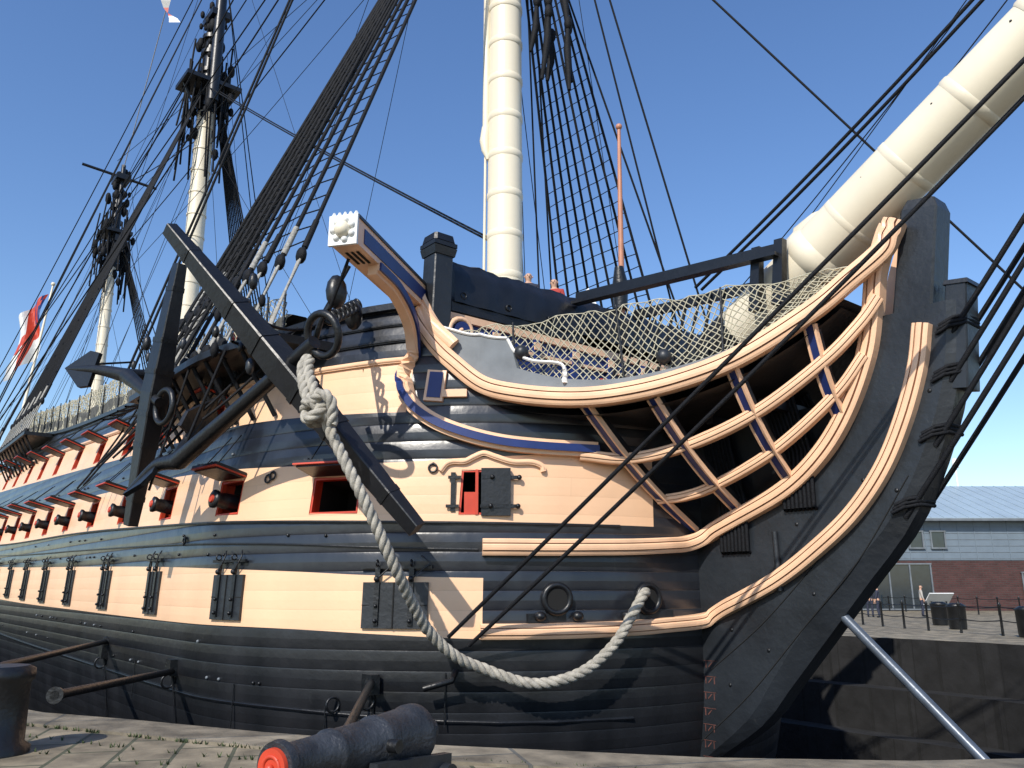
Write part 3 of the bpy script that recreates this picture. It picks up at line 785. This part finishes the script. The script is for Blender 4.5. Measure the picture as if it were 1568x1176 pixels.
for i in range(5):
    st1((-6,random.uniform(-.6,.6),random.uniform(22,36)),(-6-random.uniform(0,7),random.choice([5.5,6.5]),7),.0)
st3((-6,2.4,24.3),(7.7,12.7,.2),.003)
st1((-5,.6,24),(9,5.,13),.01);st1((-5,.6,30),(8,3.,12.2),.01);st1((-2,3.6,7.6),(8,3.2,16),.01)
for y in(.55,.75): lines.append(sag((-.4,y,7.6),(8.6,y,12.9),.02))
st1((1.2,.9,7.2),(9,.7,13.4),.02);st1((.0,1.2,7.4),(9.4,.7,14.4),.02);st1((2.4,.7,7.5),(1.3,.7,7.9),.0)
lines.append(sag((-1.45,-4.75,.85),(11,-.35,11.9),.006,20));lines.append(sag((-1.25,-4.5,.72),(9.6,-.4,10.6),.012,20))
curve('standing_rigging',lines,.032,ROPEB,ship);curve('running_rigging',thin,.014,ROPEB,ship,0)
bob=[]
for (x,z),(xe) in(((3.75,2.6),10.5),((4.3,3.6),9.9),((4.62,4.5),9.4),((4.72,5.2),8.9)):
    e=bs(xe)-V((0,0,.4));bob.append(sag((x,-.22,z),(e.x,-.1,e.z),.01,12));
    e=bs(xe+.3)-V((0,0,.4));bob.append(sag((x+.02,.22,z),(e.x,.1,e.z),.01,12))
curve('bobstays',bob,.042,ROPEB,ship,2)
b=MB()
for x,z in((3.9,2.75),(4.42,3.75),(4.7,4.6),(4.85,5.3)):
    for k in range(3): b.tube([V((x-.30+k*.03,-.33,z-.08+k*.055)),V((x-.1+k*.03,-.32,z+k*.055)),V((x+.08,-.2,z+.03+k*.055)),V((x+.10,.2,z+.03+k*.055))],.032,ROPEB,8)
b.make('bobstay_collars',ship)
def netwall(s0,s1,h0,h1,side,name):
    T=[];B=[]
    n=40
    for i in range(n+1):
        s=s0+(s1-s0)*i/n;p=Pt(s,TOP(s),0,side);B.append(p-V((0,0,.1)));T.append(p+V((0,0,h0+(h1-h0)*i/n)))
    netting(name,T,B,.16,.011,NETM if side<0 else ROPEG,int((s1-s0)/.16),ship,.02)
    bb=MB()
    for i in range(0,n+1,3): bb.cyl(B[i],T[i]+V((0,0,.1)),.03,.025,IRON,6)
    vs=[]
    for i in range(n+1):
        q=(T[i]-B[i])
        for a,c in((.02,.1),(.02,.5),(.12,.62),(.3,.62),(.4,.5),(.4,.1)): vs.append(B[i]+V((0,-a*side*1.6,0))+q*(c+.06*math.sin(i*1.7)))
    bb.add(vs,[(i*6+k,i*6+(k+1)%6,i*6+6+(k+1)%6,i*6+6+k) for i in range(n) for k in range(6)],HAMM)
    bb.make(name+'_stanchions',ship)
netwall(5.5,14,.9,1.1,-1,'hammock_netting');netwall(16,46,1.2,1.3,-1,'waist_netting')

# ---------------------------------------------------------------- anchors
def anchor(name,s0,s1,ring,crown,palms,R=.16):
    e=empty(name);b=MB()
    s0=V(s0);s1=V(s1);ring=V(ring);crown=V(crown);mid=s0.lerp(s1,.5)
    ax=(crown-ring).normalized()
    b.beam(s0,mid,.20,.24,.42,.46,BLACK,up=ax,cham=.12);b.beam(mid,s1,.42,.46,.20,.24,BLACK,up=ax,cham=.12)
    dd=(s1-s0).normalized();L=(s1-s0).length
    for t in(.10,.3,.42,.58,.7,.9):
        w=.20+.24*(1-abs(t-.5)*2);p=s0+dd*L*t;b.beam(p-dd*.05,p+dd*.05,w+.02,w+.05,w+.02,w+.05,IRON,up=ax,cham=.12)
    b.make('stock',e);b=MB()
    b.tube([ring,ring.lerp(crown,.1),ring.lerp(crown,.6),crown],[R*.8,R*.85,R,R*1.25],IRON,14)
    rn=ax.cross(dd).normalized()
    b.torus(ring-ax*.22,rn,.33,.06,IRON,28,10)
    b.make('shank_and_ring',e)
    for k,(m,tip,pn) in enumerate(palms):
        b=MB();m=V(m);tip=V(tip)
        P=smooth([crown,m,tip],8);b.tube(P,[R*1.2-(R*.75)*i/(len(P)-1) for i in range(len(P))],IRON,12)
        t=(tip-m).normalized();n=V(pn).normalized();n=(n-t*n.dot(t)).normalized();w=t.cross(n)
        c=tip-t*.35
        vs=[tip+t*.12+n*.05,c+w*.42+n*.05-t*.15,c+w*.38+n*.05-t*.45,c-w*.38+n*.05-t*.45,c-w*.42+n*.05-t*.15]
        vs+=[v-n*.09 for v in vs]
        b.add(vs,[(0,1,2,3,4),(9,8,7,6,5)]+[(i,(i+1)%5,5+(i+1)%5,5+i) for i in range(5)],IRON)
        b.make('arm_%d'%(k+1),e)
    return e
anchor('anchor',(-4.43,-8.72,7.65),(-.8,-5.8,2.43),(-1.85,-7.1,5.30),(-5.8,-7.75,3.85),
   [((-6.5,-7.95,3.80),(-7.0,-8.25,3.35),(-.1,-1,.5)),((-6.2,-7.5,4.3),(-6.2,-7.1,5.1),(.5,.3,0))],.14)
anchor('anchor.001',(-6.7,-7.85,7.94),(-7.8,-7.95,2.78),(-6.9,-7.9,5.1),(-8.4,-8.2,5.9),
   [((-9.1,-8.6,6.1),(-9.9,-9.0,6.22),(-.3,-1,.2)),((-8.6,-7.6,6.0),(-9.1,-7.1,5.8),(.5,.3,0))],.13)
gear=[[(-1.8,-7.0,5.8),(-1.4,-6.8,6.5)],[(-1.6,-7.0,5.8),(-1.15,-6.95,6.5)],[(-2.0,-6.9,5.7),(-3.3,-5.6,6.6)],[(-7.0,-7.9,3.4),(-6.9,-7.4,5.9)],[(-9.9,-9.,6.3),(-11.5,-7.4,7.0)],[(-5.8,-7.75,3.9),(-5.2,-7.3,5.9)]]
for i in range(16):
    s=4.2+i*.7;gear.append(sag(Pt(s,TOP(s),.1),(-s-.6,-7.5,4.4+random.uniform(-.4,.4)),.05,8));gear.append(sag(Pt(s,TOP(s),.1),(-s+1.,-7.4,5.9),.08,8))
curve('anchor_tackle',gear,.028,ROPEB,ship)
b=MB()
for c in((-1.6,-6.9,6.1),(-3.1,-5.8,6.35)):
    b.ball(c,.22,BLACK,(.6,.8,1.3))
b.tube(smooth([(-1.6,-6.9,6.0),(-1.85,-7.0,5.7),(-2.05,-7.0,5.4),(-2.3,-6.9,5.6)],6),.05,IRON,8)
for i in range(14):
    c=V((-1.9-i*.10,-6.85+i*.09,5.75+.065*i));b.torus(c,(0,1,.6) if i%2 else (1,0,.3),.10,.03,IRON,12,6)
for i in range(50):
    s=random.uniform(4.2,12);c=V((-s,-7.3+random.uniform(-.3,.6),random.uniform(5.2,7.4)))
    b.ball(c,random.uniform(.07,.15),random.choice([ROPEB,IRON,GREYBLK]),(.7,.7,1.3),8,5)
b.make('cat_block_and_chain',ship)

# ---------------------------------------------------------------- thick rope
e=empty('mooring_rope')
def twist(name,P,R,parent,pitch=.42,m=ROPEW):
    P=resamp(smooth(P,10),int(sum((V(P[i+1])-V(P[i])).length for i in range(len(P)-1))/.028))
    b=MB();L=0;t0=(P[1]-P[0]).normalized();a=t0.orthogonal().normalized()
    S=[[],[],[]]
    for i,p in enumerate(P):
        t=(P[min(i+1,len(P)-1)]-P[max(i-1,0)]).normalized();a=(a-t*a.dot(t)).normalized();c=t.cross(a)
        if i: L+=(p-P[i-1]).length
        for k in range(3):
            g=2*math.pi*(L/pitch+k/3);S[k].append(p+(a*math.cos(g)+c*math.sin(g))*R*.5)
    for k in range(3): b.tube(S[k],R*.56,m,8)
    return b.make(name,parent)
rp=[(-1.95,-7.12,5.05),(-1.8,-7.2,4.8),(-1.5,-7.2,4.4),(-1.3,-7.1,3.95),(-1.05,-6.92,3.4),(-.85,-6.7,2.86),(-.8,-6.2,1.96),(-1.0,-5.7,1.35),(-1.12,-5.3,.93),(-1.08,-4.85,.58),(-1.0,-4.42,.40),(-.66,-3.85,.18),(-.4,-3.4,.2),(-.18,-2.95,.38),(-.02,-2.5,.75),(.06,-2.2,1.15),(.08,-1.95,1.45),(-.02,-1.75,1.52),(-.3,-1.6,1.42)]
twist('hanging_rope',rp,.085,e)
twist('rope_second_part',[(-2.05,-7.1,5.1),(-1.9,-7.25,4.85),(-1.65,-7.3,4.45),(-1.5,-7.28,4.25)],.085,e)
kn=[]
for i in range(26):
    a=i/25*math.pi*4;kn.append((-1.42+.20*math.cos(a)+.03*i/10,-7.2+.17*math.sin(a),4.10+.13*math.sin(a*1.5+.5)))
twist('knot',kn,.085,e)
twist('knot_tail',[(-1.3,-7.35,4.2),(-1.05,-7.3,4.3),(-.95,-7.2,4.15),(-1.0,-7.15,3.85)],.08,e)

# ---------------------------------------------------------------- people
def person(loc,rot,shirt,trs,name='person'):
    V0=[(0,0,.95),(0,0,1.15),(0,0,1.38),(0,0,1.47),(0,.01,1.53),(0,.02,1.63),(0,.01,1.72),
        (.2,0,1.40),(.25,.03,1.12),(.24,.10,.88),(.24,.13,.79),(-.2,0,1.40),(-.25,.03,1.12),(-.24,.12,.88),(-.24,.15,.79),
        (.1,0,.88),(.11,.02,.48),(.12,0,.08),(.12,.14,.04),(-.1,0,.88),(-.12,.04,.48),(-.13,-.02,.08),(-.13,.12,.04)]
    E=[(0,1),(1,2),(2,3),(3,4),(4,5),(5,6),(2,7),(7,8),(8,9),(9,10),(2,11),(11,12),(12,13),(13,14),(0,15),(15,16),(16,17),(17,18),(0,19),(19,20),(20,21),(21,22)]
    Rr=[.15,.14,.16,.07,.065,.105,.085,.075,.055,.04,.035,.075,.055,.04,.035,.095,.07,.05,.045,.095,.07,.05,.045]
    me=bpy.data.meshes.new('b');me.from_pydata(V0,E,[]);o=bpy.data.objects.new('b',me);link(o)
    o.modifiers.new('s','SKIN');sub=o.modifiers.new('u','SUBSURF');sub.levels=1
    for i,r in enumerate(Rr): me.skin_vertices[0].data[i].radius=(r,r*.8 if i<3 else r)
    me.skin_vertices[0].data[0].use_root=True
    dg=bpy.context.evaluated_depsgraph_get();me2=bpy.data.meshes.new_from_object(o.evaluated_get(dg))
    bpy.data.objects.remove(o)
    for q in(SKIN,shirt,trs,HAIR,IRON): me2.materials.append(q)
    for p in me2.polygons:
        c=p.center;p.use_smooth=True
        k=0
        if c.z<.09: k=4
        elif c.z<.93 and abs(c.x)<.2: k=2
        elif c.z<1.46 and c.z>.98: k=1
        elif c.z>1.70 or (c.z>1.55 and c.y<-.02): k=3
        p.material_index=k
    e=empty(name,loc);e.rotation_euler=(0,0,rot)
    link(bpy.data.objects.new('body',me2),e)
    b=MB()
    b.ball((0,.115,1.62),.016,SKIN,(1,1.3,1.5),6,4)
    for sx in(1,-1):
        b.ball((.035*sx,.10,1.65),.011,HAIR,seg=6,rings=4);b.ball((.1*sx,.01,1.63),.022,SKIN,(.5,1,1.4),6,4)
        for f in range(4): b.tube([(.24*sx+(f-1.5)*.016*sx,.15,.79),(.24*sx+(f-1.5)*.018*sx,.165,.70)],[.009,.007],SKIN,5)
        b.tube([(.21*sx,.15,.80),(.195*sx,.17,.74)],[.01,.008],SKIN,5)
    b.make('face_and_fingers',e)
    return e
person((-4.7,-.3,7.30),-2.2,DARKC,DARKC);person((-4.6,.45,7.30),-2.6,REDC,DARKC);person((-9.5,-5.4,6.2),-2.,REDC,DARKC)
b=MB()
b.abox((-8,-5.5,5.2),(-3.2,5.5,5.42),DECK);b.abox((-5.2,-2.,5.42),(-3.8,2.,7.30),DECK)
b.make('forecastle_deck',ship)

# ---------------------------------------------------------------- flags
e=empty('ensign_flag')
b=MB();b.cyl((-56.9,-3.6,11.5),(-58,-2.5,23.9),.12,.07,CREAM,8);b.ball((-58,-2.5,24.05),.16,CREAM);b.make('staff',e)
me=MB();n=16;k=12
P=lambda u,v:V((-58,-2.7,23.2))+V((-.632,-.775,0))*(u*1.9+.35*v+.2*math.sin(v*6+u*3))+V((.775,-.632,0))*(.3*math.sin(u*9+v*4))+V((0,0,-v*5.-u*1.9))
vs=[P(i/n,j/k) for i in range(n+1) for j in range(k+1)]
for i in range(n):
    for j in range(k):
        u=(i+.5)/n;v=(j+.5)/k
        m=RED if abs(u-.5)<.10 or abs(v-.5)<.10 else ((RED if abs(u-v)<.05 or abs(u-.2)<.05 else BLUE) if (u<.4 and v<.4) else WHITE)
        me.add([vs[i*(k+1)+j],vs[(i+1)*(k+1)+j],vs[(i+1)*(k+1)+j+1],vs[i*(k+1)+j+1]],[(0,1,2,3)],m,True)
me.make('cloth',e,recalc=False)
e=empty('signal_pennant')
me=MB();vs=[V((-43.5,0,42.5))+V((-.632,-.775,0))*(.9*u*math.sin(1.2+v*3))+V((.3*math.sin(v*8),0,-3.0*v)) for u in(0,.5,1.) for v in [q/8 for q in range(9)]]
for i in range(2):
    for j in range(8): me.add([vs[i*9+j],vs[(i+1)*9+j],vs[(i+1)*9+j+1],vs[i*9+j+1]],[(0,1,2,3)],RED if (j//2)%2==0 else WHITE,True)
me.make('cloth',e,recalc=False);curve('halyard',[[(-32.6,0,44),(-43.5,0,42.5),(-52,0,31)]],.03,ROPEG,e)

# ---------------------------------------------------------------- ground, dock
def stone(name,col,bw,rh,sc,joint=(.1,.1,.09),wall=False,lo=.45,hi=1.35):
    m=bpy.data.materials.new(name);m.use_nodes=True;nt=m.node_tree;N=nt.nodes;L=nt.links;b=N['Principled BSDF'];b.inputs['Roughness'].default_value=.85
    tc=N.new('ShaderNodeTexCoord');mp=N.new('ShaderNodeMapping');mp.inputs['Rotation'].default_value=(math.pi/2,0,0) if wall else (0,0,.45);L.new(tc.outputs['Object'],mp.inputs[0])
    br=N.new('ShaderNodeTexBrick');br.inputs['Scale'].default_value=1;br.inputs['Brick Width'].default_value=bw;br.inputs['Row Height'].default_value=rh;br.inputs['Mortar Size'].default_value=.02
    br.inputs['Color1'].default_value=(*col,1);br.inputs['Color2'].default_value=(*[c*.66 for c in col],1);br.inputs['Mortar'].default_value=(*joint,1)
    L.new(mp.outputs[0],br.inputs['Vector'])
    no=N.new('ShaderNodeTexNoise');no.inputs['Scale'].default_value=sc;no.inputs['Detail'].default_value=8;L.new(tc.outputs['Object'],no.inputs['Vector'])
    mr=N.new('ShaderNodeMapRange');mr.inputs[1].default_value=.3;mr.inputs[2].default_value=.7;mr.inputs[3].default_value=lo;mr.inputs[4].default_value=hi;L.new(no.outputs['Fac'],mr.inputs[0])
    mx=N.new('ShaderNodeMix');mx.data_type='RGBA';mx.blend_type='MULTIPLY';mx.inputs[0].default_value=1;L.new(br.outputs['Color'],mx.inputs[6]);L.new(mr.outputs[0],mx.inputs[7]);L.new(mx.outputs[2],b.inputs['Base Color'])
    bp=N.new('ShaderNodeBump');bp.inputs['Strength'].default_value=.8;bp.inputs['Distance'].default_value=.05
    ad=N.new('ShaderNodeMath');ad.operation='SUBTRACT';L.new(no.outputs['Fac'],ad.inputs[0]);L.new(br.outputs['Fac'],ad.inputs[1]);L.new(ad.outputs[0],bp.inputs['Height']);L.new(bp.outputs[0],b.inputs['Normal'])
    return m
PAVE=stone('stone_paving',(.27,.225,.155),1.1,.55,2.5,(.07,.075,.045))
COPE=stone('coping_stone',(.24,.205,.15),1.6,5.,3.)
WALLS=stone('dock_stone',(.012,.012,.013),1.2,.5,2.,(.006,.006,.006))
loop=[(-66,-11.5),(-40,-11.5),(-20,-11.2),(-12,-11),(-8,-10.8),(-5,-10.5),(-3.1,-10.0),(-1.8,-9.3),(.1,-8.4),(1.9,-7.4),(4.2,-5.65),(5.5,-4.3),(7,-2),(8.2,1),(8.6,5),(8,9),(5,13),(-1,14.6),(-12,15),(-30,15),(-66,15)]
loop=[V((x,y,0)) for x,y in loop];n=len(loop);c=V((-30,0,0))
b=MB()
outerv=[c+(p-c).normalized()*3000 for p in loop]
b.add(loop+outerv,[(i,(i+1)%n,n+(i+1)%n,n+i) for i in range(n)],PAVE)
b.make('ground',None)
b=MB()
def inset(P,d):
    o=[]
    for p in P:
        q=V((min(max(p.x,-60),0),0,p.z));dv=(q-p);dv.z=0;o.append(p+dv.normalized()*d)
    return o
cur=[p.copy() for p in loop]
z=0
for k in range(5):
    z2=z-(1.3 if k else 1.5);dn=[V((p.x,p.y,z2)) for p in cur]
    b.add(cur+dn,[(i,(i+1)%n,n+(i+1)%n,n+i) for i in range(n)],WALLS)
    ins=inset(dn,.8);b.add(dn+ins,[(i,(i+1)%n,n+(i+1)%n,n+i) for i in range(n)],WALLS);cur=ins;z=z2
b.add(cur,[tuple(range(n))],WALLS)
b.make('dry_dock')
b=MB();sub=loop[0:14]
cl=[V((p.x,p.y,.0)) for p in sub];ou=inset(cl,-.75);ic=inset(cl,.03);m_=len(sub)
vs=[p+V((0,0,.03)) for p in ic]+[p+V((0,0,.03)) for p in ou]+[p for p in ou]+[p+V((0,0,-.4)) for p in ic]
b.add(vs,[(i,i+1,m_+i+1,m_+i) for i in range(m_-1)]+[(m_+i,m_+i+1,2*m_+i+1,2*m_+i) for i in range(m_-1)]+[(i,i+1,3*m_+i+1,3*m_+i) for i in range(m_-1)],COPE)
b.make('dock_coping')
# weeds between the setts
GRASS=mat('weed_green',(.06,.09,.03),.9,.3,9.)
b=MB()
for i in range(240):
    x=random.uniform(-3,5);t=random.uniform(0,2.2)
    y=interp([(-3.1,-10.0),(-1.8,-9.3),(.1,-8.4),(1.9,-7.4),(4.2,-5.65),(5.5,-4.3)],x)-.78-random.choice([0,0,.55,1.1])*random.uniform(.9,1.1)
    for k in range(4):
        a=random.uniform(0,6.28);h=random.uniform(.02,.06);q=V((x,y,0));o=V((math.cos(a),math.sin(a),0))
        b.add([q-o.cross(V((0,0,1)))*.01,q+o.cross(V((0,0,1)))*.01,q+o*.03+V((0,0,h))],[(0,1,2)],GRASS)
b.make('grass',None)

def shore(p0,p1,r,m):
    e=empty('hull_shore');b=MB();p0=V(p0);p1=V(p1);t=(p1-p0).normalized()
    b.tube([p0,p1],[r,r],m,14);b.cyl(p1-t*.12,p1,r*1.6,r*1.8,m,14);b.cyl(p0,p0+t*.1,r*1.8,r*1.5,m,14)
    b.make('prop',e)
shore((2.3,-.1,1.42),(5.1,-.3,-1.25),.075,STEEL)
shore((1.5,-8.1,.10),Pt(2.55,.15,.02),.06,IRON)
shore((-2.9,-9.9,.25),Pt(7.4,.05,.02),.06,IRON)
shore((-4.6,-10.6,.45),Pt(12.5,.35,.02),.06,IRON)
b=MB()
for s in(2.55,7.4,12.5):
    p=Pt(s,.12,.06);b.box(p,((1,0,0),(0,1,0),(0,0,1)),(.3,.16,.3),IRON);b.tube([p,Pt(s-.1,-1.4,.05)],.02,IRON,6)
    b.torus(p+V((0,-.05,-.25)),(1,0,0),.12,.02,IRON)
b.make('shore_brackets',ship)
e=empty('mooring_bollard',(-.55,-10.9,0));b=MB()
b.tube([(0,0,0),(0,0,.06),(0,0,.10),(0,0,.66),(0,0,.70),(0,0,.74),(0,0,.80),(0,0,.83)],[.36,.36,.30,.29,.32,.33,.32,.26],IRON,28);b.make('post',e)
e=empty('cannon');b=MB()
m0=V((3.86,-9.87,.42));m1=V((3.18,-8.08,.42));ax=(m1-m0).normalized()
L=[(0,.165),(.05,.175),(.10,.15),(.14,.14),(.5,.155),(.52,.175),(.56,.175),(.58,.165),(1.0,.185),(1.02,.205),(1.07,.205),(1.09,.195),(1.45,.22),(1.48,.235),(1.56,.235),(1.60,.19),(1.64,.08),(1.69,.06),(1.74,.09),(1.80,.09),(1.84,.04)]
b.tube([m0+ax*a for a,_ in L],[r for _,r in L],GUNM,32)
b.make('barrel',e)
b=MB();b.cyl(m0-ax*.03,m0+ax*.02,.125,.13,RED,28);b.torus(m0-ax*.03,ax,.075,.015,RED)
b.ball(m0-ax*.04,.03,RED);b.make('tompion',e)
b=MB();sd=ax.cross(V((0,0,1)))
for q in(1,-1):
    b.beam(m0+ax*.8+sd*.20*q+V((0,0,-.20)),m0+ax*1.75+sd*.22*q+V((0,0,-.24)),.08,.22,.08,.16,GREYBLK)
    b.cyl(m0+ax*1.02+sd*.18*q,m0+ax*1.02+sd*.27*q,.05,.05,IRON,14)
    for a in(.85,1.65): 
        cc=m0+ax*a+sd*.29*q;cc.z=.10;b.cyl(cc-sd*.04,cc+sd*.04,.10,.10,GREYBLK,20)
for a in(.85,1.65):
    cc=m0+ax*a;cc.z=.10;b.beam(cc-sd*.3,cc+sd*.3,.08,.08,.08,.08,GREYBLK)
b.make('carriage',e)

# ---------------------------------------------------------------- far quay furniture
def rail_line(P,name):
    e=empty(name);b=MB();P=resamp([V(p) for p in P],18)
    for i,p in enumerate(P):
        b.tube([p,p+V((0,0,.95)),p+V((0,0,1.0)),p+V((0,0,1.1))],[.05,.04,.07,.03],IRON,8)
        if i<18:
            for h in(.95,.5): b.tube(sag(p+V((0,0,h)),P[i+1]+V((0,0,h)),.03,8),.018,IRON,5,False)
    b.make('posts_and_chains',e)
rail_line([(-24,30,0),(-12,25,0),(-5,20,0),(4,16.5,0)],'chain_railing')
rail_line([(-30,50,0),(-16,44,0),(-4,38,0)],'chain_railing')
e=empty('information_sign',(-9.5,30,0));b=MB()
b.cyl((0,-.5,0),(0,-.5,.95),.04,.04,IRON,8);b.cyl((.4,.2,0),(.4,.2,.95),.04,.04,IRON,8)
b.box((.2,-.15,1.05),((.5,.87,0),(.6,-.35,.7),(.6,-.35,-.7)),(1.3,.8,.05),WHITE);b.make('lectern',e)
for i,(x,y) in enumerate(((-5.4,22.5),(-1.5,18.6),(-7.4,25.5))):
    e=empty('litter_bin',(x,y,0));b=MB();b.tube([(0,0,0),(0,0,.1),(0,0,.85),(0,0,.9),(0,0,1.0)],[.3,.32,.34,.38,.2],IRON,16);b.make('bin',e)
person((-4.2,29.0,0),2.5,REDC,DARKC);person((-14.5,33,0),.5,DARKC,DARKC);person((-13.8,32.6,0),1.9,DARKC,DARKC);person((-13,36,0),-1.,LITC,DARKC)
BRICK=stone('red_brick',(.085,.032,.030),.45,.15,1.,(.06,.045,.04),True,.8,1.15);CLAD=mat('grey_cladding',(.15,.19,.23),.5,.06,1.)
ROOF=mat('roof_sheet',(.30,.38,.44),.45,.06,.6);GLASS=mat('window_glass',(.02,.03,.04),.08,.1,spec=.8)
def building(name,org,ang,Lx,D,zb,ze,zr,wins):
    e=empty(name,org);e.rotation_euler=(0,0,ang);b=MB()
    b.abox((0,0,0),(Lx,D,zb),BRICK);b.abox((-.03,-.03,zb),(Lx+.03,D+.03,ze),CLAD)
    for i in range(int(Lx/1.2)): b.abox((i*1.2,-.06,zb),(i*1.2+.05,-.03,ze),CLAD)
    for k in range(6): b.abox((-.05,-.055,zb+.1+k*.45),(Lx+.05,-.032,zb+.13+k*.45),GREYP)
    b.make('walls',e);b=MB()
    vs=[(-.6,-.7,ze),(Lx+.6,-.7,ze),(Lx+.6,D/2,zr),(-.6,D/2,zr),(Lx+.6,D+.7,ze),(-.6,D+.7,ze)]
    vs+=[(x,y,z+.18) for x,y,z in vs]
    b.add(vs,[(0,1,2,3),(3,2,4,5),(6,7,8,9),(9,8,10,11),(0,1,7,6),(5,4,10,11),(0,3,9,6),(3,5,11,9),(1,2,8,7),(2,4,10,8)],ROOF)
    for i in range(int(Lx/.9)):
        x=i*.9;b.beam((x,-.7,ze+.2),(x,D/2,zr+.2),.05,.05,.05,.05,ROOF)
    b.abox((-.6,-.82,ze-.05),(Lx+.6,-.70,ze+.12),GREYP)
    b.make('roof',e);b=MB()
    for (x0,x1,z0,z1,k) in wins:
        b.abox((x0,-.10,z0),(x1,-.065,z1),GLASS);w=(x1-x0)/k
        for i in range(k+1): b.abox((x0+i*w-.05,-.16,z0),(x0+i*w+.05,-.102,z1),GREYP)
        b.abox((x0-.08,-.18,z1),(x1+.08,-.062,z1+.1),GREYP);b.abox((x0-.08,-.2,z0-.1),(x1+.08,-.062,z0),GREYP)
    b.make('windows',e)
building('exhibition_building',(-31,32.8,0),math.atan2(.775,.632),46,16,3.5,6.3,9.6,[(14.5,20.5,.15,3.2,4),(2,10,.9,2.8,6),(19.2,20.2,4.4,5.5,1),(20.8,21.8,4.4,5.5,1),(27,33,1,2.6,4)])
building('brick_house',(-8,84,0),math.atan2(.775,.632),30,12,8.5,9.5,13.8,[(2,10,3,5,5),(12,20,3,5,5)])
b=MB();b.cyl((-20,60,8.8),(-20,60,11.5),.12,.1,WHITE,8);b.cyl((-20,60,11.4),(-20,60,12.2),.3,.2,WHITE,10);b.make('roof_vent_pipe')

# ---------------------------------------------------------------- camera, light, sky
th=math.radians(39.2);p=math.radians(14)
fw=V((-math.cos(th)*math.cos(p),math.sin(th)*math.cos(p),math.sin(p)))
cam=bpy.data.cameras.new('camera');cam.sensor_width=36;cam.lens=1250/1568*36;cam.clip_end=6000;cam.clip_start=.05
co=link(bpy.data.objects.new('camera',cam));co.location=(9.5,-12.4,1.6);co.rotation_euler=fw.to_track_quat('-Z','Y').to_euler()
scn.camera=co
el=math.radians(40);az=V((.42,-.907,0)).normalized()
sd=V((az.x*math.cos(el),az.y*math.cos(el),math.sin(el)))
su=bpy.data.lights.new('sun','SUN');su.energy=5.0;su.angle=math.radians(.5);su.color=(1,.94,.84)
so=link(bpy.data.objects.new('sun',su));so.rotation_euler=sd.to_track_quat('Z','Y').to_euler();so.location=(0,-30,40)
w=bpy.data.worlds.new('World');scn.world=w;w.use_nodes=True
N=w.node_tree.nodes;bg=N['Background'];sk=N.new('ShaderNodeTexSky');sk.sky_type='NISHITA';sk.sun_disc=False
sk.sun_elevation=el;sk.sun_rotation=math.atan2(az.x,az.y);sk.air_density=1.2;sk.dust_density=.4;sk.ozone_density=3.5
hs=N.new('ShaderNodeHueSaturation');hs.inputs['Saturation'].default_value=1.14;hs.inputs['Value'].default_value=1.25
hs.inputs['Hue'].default_value=.508
w.node_tree.links.new(sk.outputs[0],hs.inputs['Color'])
w.node_tree.links.new(hs.outputs[0],bg.inputs[0]);bg.inputs[1].default_value=.14
